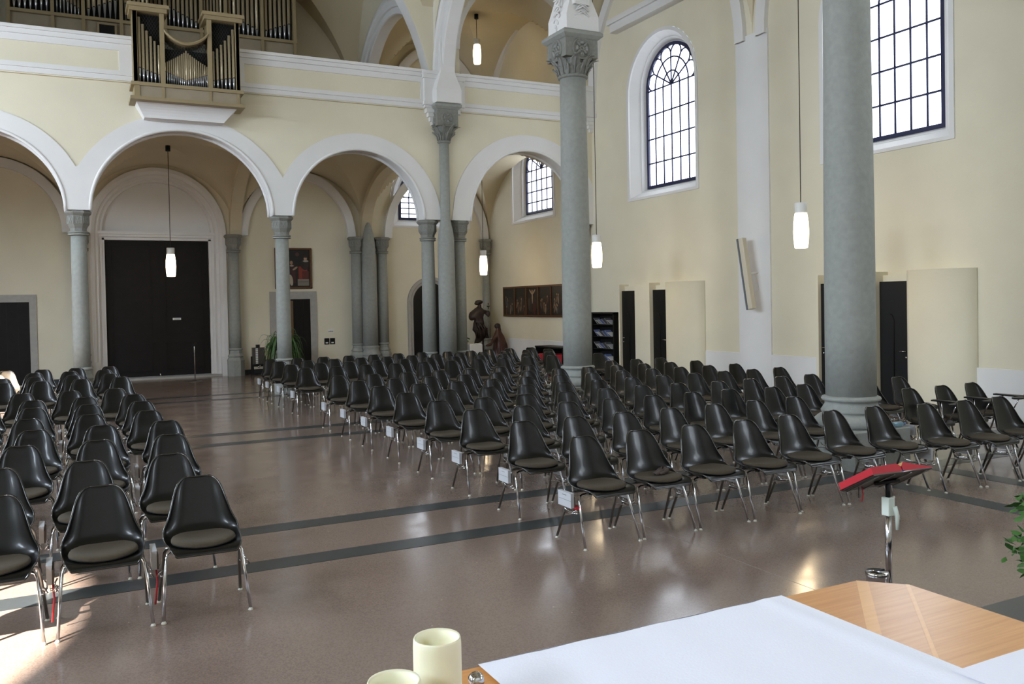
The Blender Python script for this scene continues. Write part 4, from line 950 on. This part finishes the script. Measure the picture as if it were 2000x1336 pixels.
for j, y in enumerate(RY):
    for i in range(12):
        x = 3.8 + .583 * i
        if j == 1 and 7.35 < x < 8.8: continue
        if j == 2 and False: continue
        if j == 7 and 7.6 < x < 8.7: continue
        if j == 0 and i >= 7: yy = 6.1
        elif j == 1 and i > 7: yy = 7.23
        elif j in (2, 3) and i >= 7: yy = y - .12
        else: yy = y
        if j == 11 and 7.4 < x < 8.9: yy = 18.98
        lb = 'black shell chair in the %s row of the right block, %s seat from the aisle' % (RN[j], ORD[i])
        if j == 1 and i in (9, 10, 11): tablet.append((x, yy, i, lb))
        c = place(x, yy, lb, 'black shell chairs in the right block')
        if j == 1 and i in (9, 10, 11):
            c['label'] = 'black shell chair with a writing board, %s of three beside the thick pillar' % ['leftmost', 'middle', 'rightmost'][i - 9]
            b = B(); z = .665; poly = [(.27, .06), (.31, -.22), (.30, -.36), (.22, -.44), (-.02, -.43), (-.06, -.38), (-.02, -.33), (.16, -.30), (.20, -.2), (.20, .06)]
            b.prism(poly, lambda a, c_, d_: (a, c_, d_), blackwood, z, z + .018); b.build('writing_board', c)
            b = B(); b.tube([(.27, -.02, z), (.27, -.05, .42), (.24, -.05, .36)], .011, chrome, 8); b.tube([(.25, -.26, z), (.27, -.12, .42)], .008, chrome, 8); b.build('board_bracket', c)
LROW = [(6.24, .72), (7.32, .65), (8.45, .75), (9.50, .81), (10.55, .72), (11.70, .72), (12.70, .69), (13.83, .51), (16.10, .68), (17.15, .56), (18.30, .5), (19.28, .61)]
for j, (y, x0) in enumerate(LROW):
    for i in range(4):
        x = x0 - .59 * i + (0 if i < 3 else .05)
        if j in (10, 11) and i == 3: continue
        if j == 9 and i == 3: x += .02
        place(x, y, 'black shell chair in the %s row of the left block, %s seat from the aisle' % (RN[j], ORD[i]), 'black shell chairs in the left block')
bc = make_chair('black shell chair coloured as sunlit, at the far left edge, in the rearmost row', shell_sun, False); bc.location = (-1.19, 19.3 - .25, 0)
dup(bc, (-1.29, 18.24 - .25, 0), 'black shell chair coloured as sunlit, at the far left edge, one row before the rearmost')

# small things on and by the chairs
b = B()
rr = random.Random(2)
for k in range(14): a = k * .9; b.tube([(.05 * math.cos(a) - .02, .03 * math.sin(a), .012), (.03 * math.cos(a + .5) + .03, .035 * math.sin(a + .4), .03 + .015 * rr.random()), (.055 * math.cos(a + 1), .045 * math.sin(a + 1), .01)], [.013, .016, .012], mat('brown_knit', (78, 66, 60), .95, bump=.5, bscale=200), 7)
b.ball((0, 0, .018), (.055, .045, .022), MAT['brown_knit'], 10)
o = b.build('knitted_gloves'); o.location = (4.44, 6.0, .466); tag(o, 'crumpled brown knitted gloves lying on a seat pad in the front row', 'gloves')
t = thing('water_bottle', 'clear blue plastic bottle lying on the plinth of the thick pillar', 'bottle', (8.44, 6.86, .472))
bm_ = mat('blue_clear_plastic', (150, 190, 214), .1, trans=.6)
b = B(); L = [(.001, -.1), (.028, -.1), (.032, -.09), (.032, .04), (.028, .06), (.013, .085), (.013, .1)]
b.loft([[(z, r_ * math.cos(2 * PI * k / 16), r_ * math.sin(2 * PI * k / 16)) for k in range(16)] for r_, z in L], bm_, smooth=True); b.build('bottle_body', t)
b = B(); b.loft([[(z, .015 * math.cos(2 * PI * k / 12), .015 * math.sin(2 * PI * k / 12)) for k in range(12)] for z in (.098, .116)], mags[1], cap0=True, cap1=True); b.build('bottle_cap', t)
b = B(); b.bev(-.03, .03, -.05, .05, 0, .018, red, .004); o = b.build('red_tag'); o.location = (3.545, 5.93, .30); tag(o, 'red cloth tag hanging at the aisle book box of the front right row', 'tag')
for x, y, lb in ((-.16, 6.0, 'between second and third front seats'), (.43, 6.02, 'between first and second front seats'), (.36, 7.1, 'by the aisle seat of the second row')):
    b = B(); b.tube([(0, 0, .33), (.01, -.01, .2), (-.005, 0, .05)], .006, red, 6); o = b.build('red_ribbon'); o.location = (x, y, 0)
    tag(o, 'thin red ribbon left of the aisle ' + lb, 'ribbon', 'red ribbons in the left block')
b = B(); b.tube([(0, 0, .0), (0, 0, .30)], .004, red, 5) if False else None

# ------------------------------------------------------------ altar, cloth, candles
AX0, AX1, AY0, AY1, AZ = .33, 1.682, .07, 1.421, 1.3; c = .08
t = thing('wooden_altar', 'light beech altar table with chamfered corners in the foreground', 'altar')
def octo(x0, x1, y0, y1, ch): return [(x0 + ch, y0), (x1 - ch, y0), (x1, y0 + ch), (x1, y1 - ch), (x1 - ch, y1), (x0 + ch, y1), (x0, y1 - ch), (x0, y0 + ch)]
def flat(b, poly, z, m_): b.add([(x, y, z) for x, y in poly], [tuple(range(len(poly)))], m_)
b = B(); P = octo(AX0, AX1, AY0, AY1, c); b.loft([[(x, y, AZ - .06) for x, y in P], [(x, y, AZ - .004) for x, y in P], [(x + (.0015 if x < 1 else -.0015), y, AZ - .001) for x, y in P]], beech_x, cap0=True, cap1=True); b.build('altar_top', t)
b = B(); q = .36   # veneer fields: corner diagonals
flat(b, [(AX0 + c, AY1), (AX1 - c, AY1), (AX1 - c - q, AY1 - q), (AX0 + c + q, AY1 - q)], AZ, beech_x)
flat(b, [(AX1 - c, AY1), (AX1, AY1 - c), (AX1 - q, AY1 - c - q), (AX1 - c - q, AY1 - q)], AZ, beech_d)
flat(b, [(AX1, AY1 - c), (AX1, AY0 + c), (AX1 - q, AY0 + c + q), (AX1 - q, AY1 - c - q)], AZ, beech_y)
flat(b, [(AX1 - c, AY1), (AX1 - c + .018, AY1 - .018), (AX1 - c - q + .018, AY1 - q - .018), (AX1 - c - q, AY1 - q)], AZ + .0004, beech_s)
flat(b, [(AX1, AY1 - c), (AX1 - q, AY1 - c - q), (AX1 - q - .006, AY1 - c - q + .006), (AX1 - .006, AY1 - c + .006)], AZ + .0004, beech_s)
b.build('veneer', t)
b = B(); b.bev(.55, 1.46, .3, 1.2, .3, 1.24, beech_x, .01); b.build('altar_body', t)
t = thing('altar_cloth', 'white linen cloth laid crosswise over the beech altar', 'cloth')
b = B(); X0, X1 = .639, 1.374
def runner(u, v):
    x = X0 + (X1 - X0) * u; y = AY1 + .003 - (AY1 - .0) * v
    z = AZ + .0035 + .0022 * math.exp(-((u - .93) / .03) ** 2) + .0006 * math.sin(u * 26 + v * 7) * math.exp(-v * 2) * (u > .15)
    return (x, y, z)
b.grid(runner, 60, 40, clothm)
fr = [(AY1 + .003, AZ + .0045), (AY1 + .009, AZ - .002), (AY1 + .010, AZ - .05), (AY1 + .012, AZ - .25)]
b.grid(lambda u, v: (X0 + (X1 - X0) * u, fr[min(3, int(v * 3 + .5))][0] + .0015 * math.sin(u * 20) * v * v, fr[min(3, int(v * 3 + .5))][1]), 30, 3, clothm); b.build('front_runner', t)
b = B(); b.grid(lambda u, v: (X1 - .03 + (AX1 + .004 - X1 + .03) * u, .985 - .9 * v, AZ + .006 + .001 * math.sin(v * 9 + u * 4)), 20, 20, clothm)
b.grid(lambda u, v: (AX1 + .006, .985 - .9 * u, AZ + .006 - .2 * v), 10, 2, clothm); b.build('side_runner', t)
def candle(x, y, zt, r_, label):
    t = thing('pillar_candle', label, 'candle', (x, y, AZ))
    h = zt - AZ; b = B()
    prof = [(r_ * .98, .004), (r_, .012), (r_, h - .012), (r_ * .985, h - .003), (r_ * .95, h), (r_ * .86, h - .004), (r_ * .80, h - .015), (r_ * .76, h - .035), (r_ * .4, h - .05), (.001, h - .052)]
    b.lathe(prof, waxm, 40, cap=False); b.build('wax_body', t)
    b = B(); b.tube([(0, 0, h - .054), (.002, 0, h - .042)], .0015, cordm, 6); b.build('wick', t)
    b = B(); b.lathe([(.001, 0), (r_ * 1.12, 0), (r_ * 1.22, .006), (r_ * 1.2, .010), (r_ * 1.02, .004), (.001, .004)], chrome, 40); b.build('dish', t); return t
candle(.470, 1.194, 1.465, .036, 'tall ivory pillar candle with hollowed top, standing on the altar')
candle(.374, 1.112, 1.452, .037, 'lower ivory pillar candle at the bottom edge, left of the tall candle')
b = B(); b.tube([(0, 0, .0), (0, 0, .035)], .012, chrome, 10); b.ball((0, 0, .04), .014, chrome, 10); o = b.build('chrome_knob'); o.location = (.575, 1.29, AZ); tag(o, 'small shiny chrome object beside the tall candle on the altar', 'chrome object')  # unidentified chrome object, given a plain knob shape
# chrome canister behind the altar
t = thing('chrome_canister', 'short chrome cylinder with slotted lid behind the altar edge', 'canister', (4.47, 3.80, 0))
b = B(); b.lathe([(.072, 0), (.072, .02), (.068, .03), (.068, .19), (.071, .195), (.071, .215), (.066, .225), (.001, .228)], chrome, 32); b.build('body', t)
b = B(); b.box(-.06, .06, -.006, .006, .222, .231, blackwood); b.build('lid_slot', t)

# ------------------------------------------------------------ book stand with red lectionary
t = thing('lectern_stand', 'chrome pole book stand with dark slanted desk behind the altar', 'lectern', (4.72, 3.92, 0))
b = B(); b.lathe([(.09, 0), (.09, .015), (.03, .03)], chromed, 32); b.build('base', t)
b = B(); b.lathe([(.021, .02), (.021, .60)], chrome, 20); b.build('pole', t)
b = B(); b.bev(-.03, .03, -.03, .03, .52, .64, mat('pale_clamp', (206, 214, 204), .5), .004); b.tube([(.02, -.035, .58), (.035, -.04, .52), (.03, -.045, .43)], [.015, .015, .010], MAT['pale_clamp'], 8); b.tube([(.03, -.02, .56), (.065, -.02, .545)], .006, MAT['pale_clamp'], 6); b.build('clamp', t)
# desk plane basis: solved from the seen corners of the desk
DC = Vector((4.705, 3.92, .752)); e1 = Vector((.99, -.10, .01)).normalized(); e2 = Vector((-.09, -.88, .47)); e2 = (e2 - e1 * e2.dot(e1)).normalized(); e3 = -e1.cross(e2).normalized()
if e3.z < 0: e3 = -e3
def DP(a, c_, o=0): v = DC + e1 * a + e2 * c_ + e3 * o - Vector((4.72, 3.92, 0)); return tuple(v)
b = B(); dark = mat('dark_desk_board', (44, 32, 30), .4)
b.prism([(-.24, -.16), (.24, -.16), (.24, .16), (-.24, .16)], DP, dark, 0, .008)
for a in (-.2, -.07, .07, .2): b.tube([DP(a, -.16, -.006), DP(a, .16, -.006)], .004, chromed, 6)
b.tube([DP(-.24, -.165, .004), DP(.24, -.165, .004)], .006, chromed, 6); b.tube([DP(-.24, .165, .004), DP(.24, .165, .004)], .006, chromed, 6)
b.build('desk', t)
b = B(); b.tube([(0, 0, .63), (0, 0, .735)], .016, blackwood, 8); b.tube([DP(-.1, 0, -.012), DP(.1, 0, -.012)], .012, blackwood, 8); b.build('tilt_bracket', t)
t = thing('red_lectionary', 'open book with red page edges lying on the chrome book stand', 'book', (4.72, 3.92, 0))
def bh(s, i): return (.03 if i == 0 else .052 * (1 - .15 * i / 10)) if s < 0 else (.03 if i == 0 else .055 * (1 - i / 10) ** 1.3 + .008)
b = B()
for s in (-1, 1):
    L = []
    for i in range(11):
        a = s * (.005 + .235 * i / 10); hgt_ = bh(s, i)
        L.append([DP(a, -.165, .012), DP(a, -.165, .012 + hgt_), DP(a, .165, .012 + hgt_), DP(a, .165, .012)])
    b.loft(L, red, cap0=True, cap1=True)
b.build('page_block', t)
b = B()
for s in (-1, 1):
    vs = []
    for i in range(11):
        a = s * (.005 + .232 * i / 10); h_ = bh(s, i) + .0125; vs += [DP(a, -.163, h_), DP(a, .163, h_)]
    b.add(vs, [(2 * i, 2 * i + 1, 2 * i + 3, 2 * i + 2) for i in range(10)], mat('tan_page', (196, 150, 96), .6), True)
b.build('open_pages', t)
b = B(); b.prism([(-.25, -.17), (.25, -.17), (.25, .17), (-.25, .17)], DP, mat('red_cover', (150, 36, 38), .5), .008, .012); b.tube([DP(0, -.17, .01), DP(0, .17, .01)], .008, mat('blue_ribbon', (50, 44, 130), .6), 6); b.build('cover', t)
b = B(); x_, y_, z_ = DP(-.12, -.1, 0); b.tube([(x_, y_, z_), (x_ + .01, y_, z_ - .05), (x_ - .004, y_, z_ - .10)], .004, red, 5); b.tube([(x_ - .03, y_, z_), (x_ - .03, y_, z_ - .07)], .003, blackwood, 5); b.build('bookmark_ribbon', t)
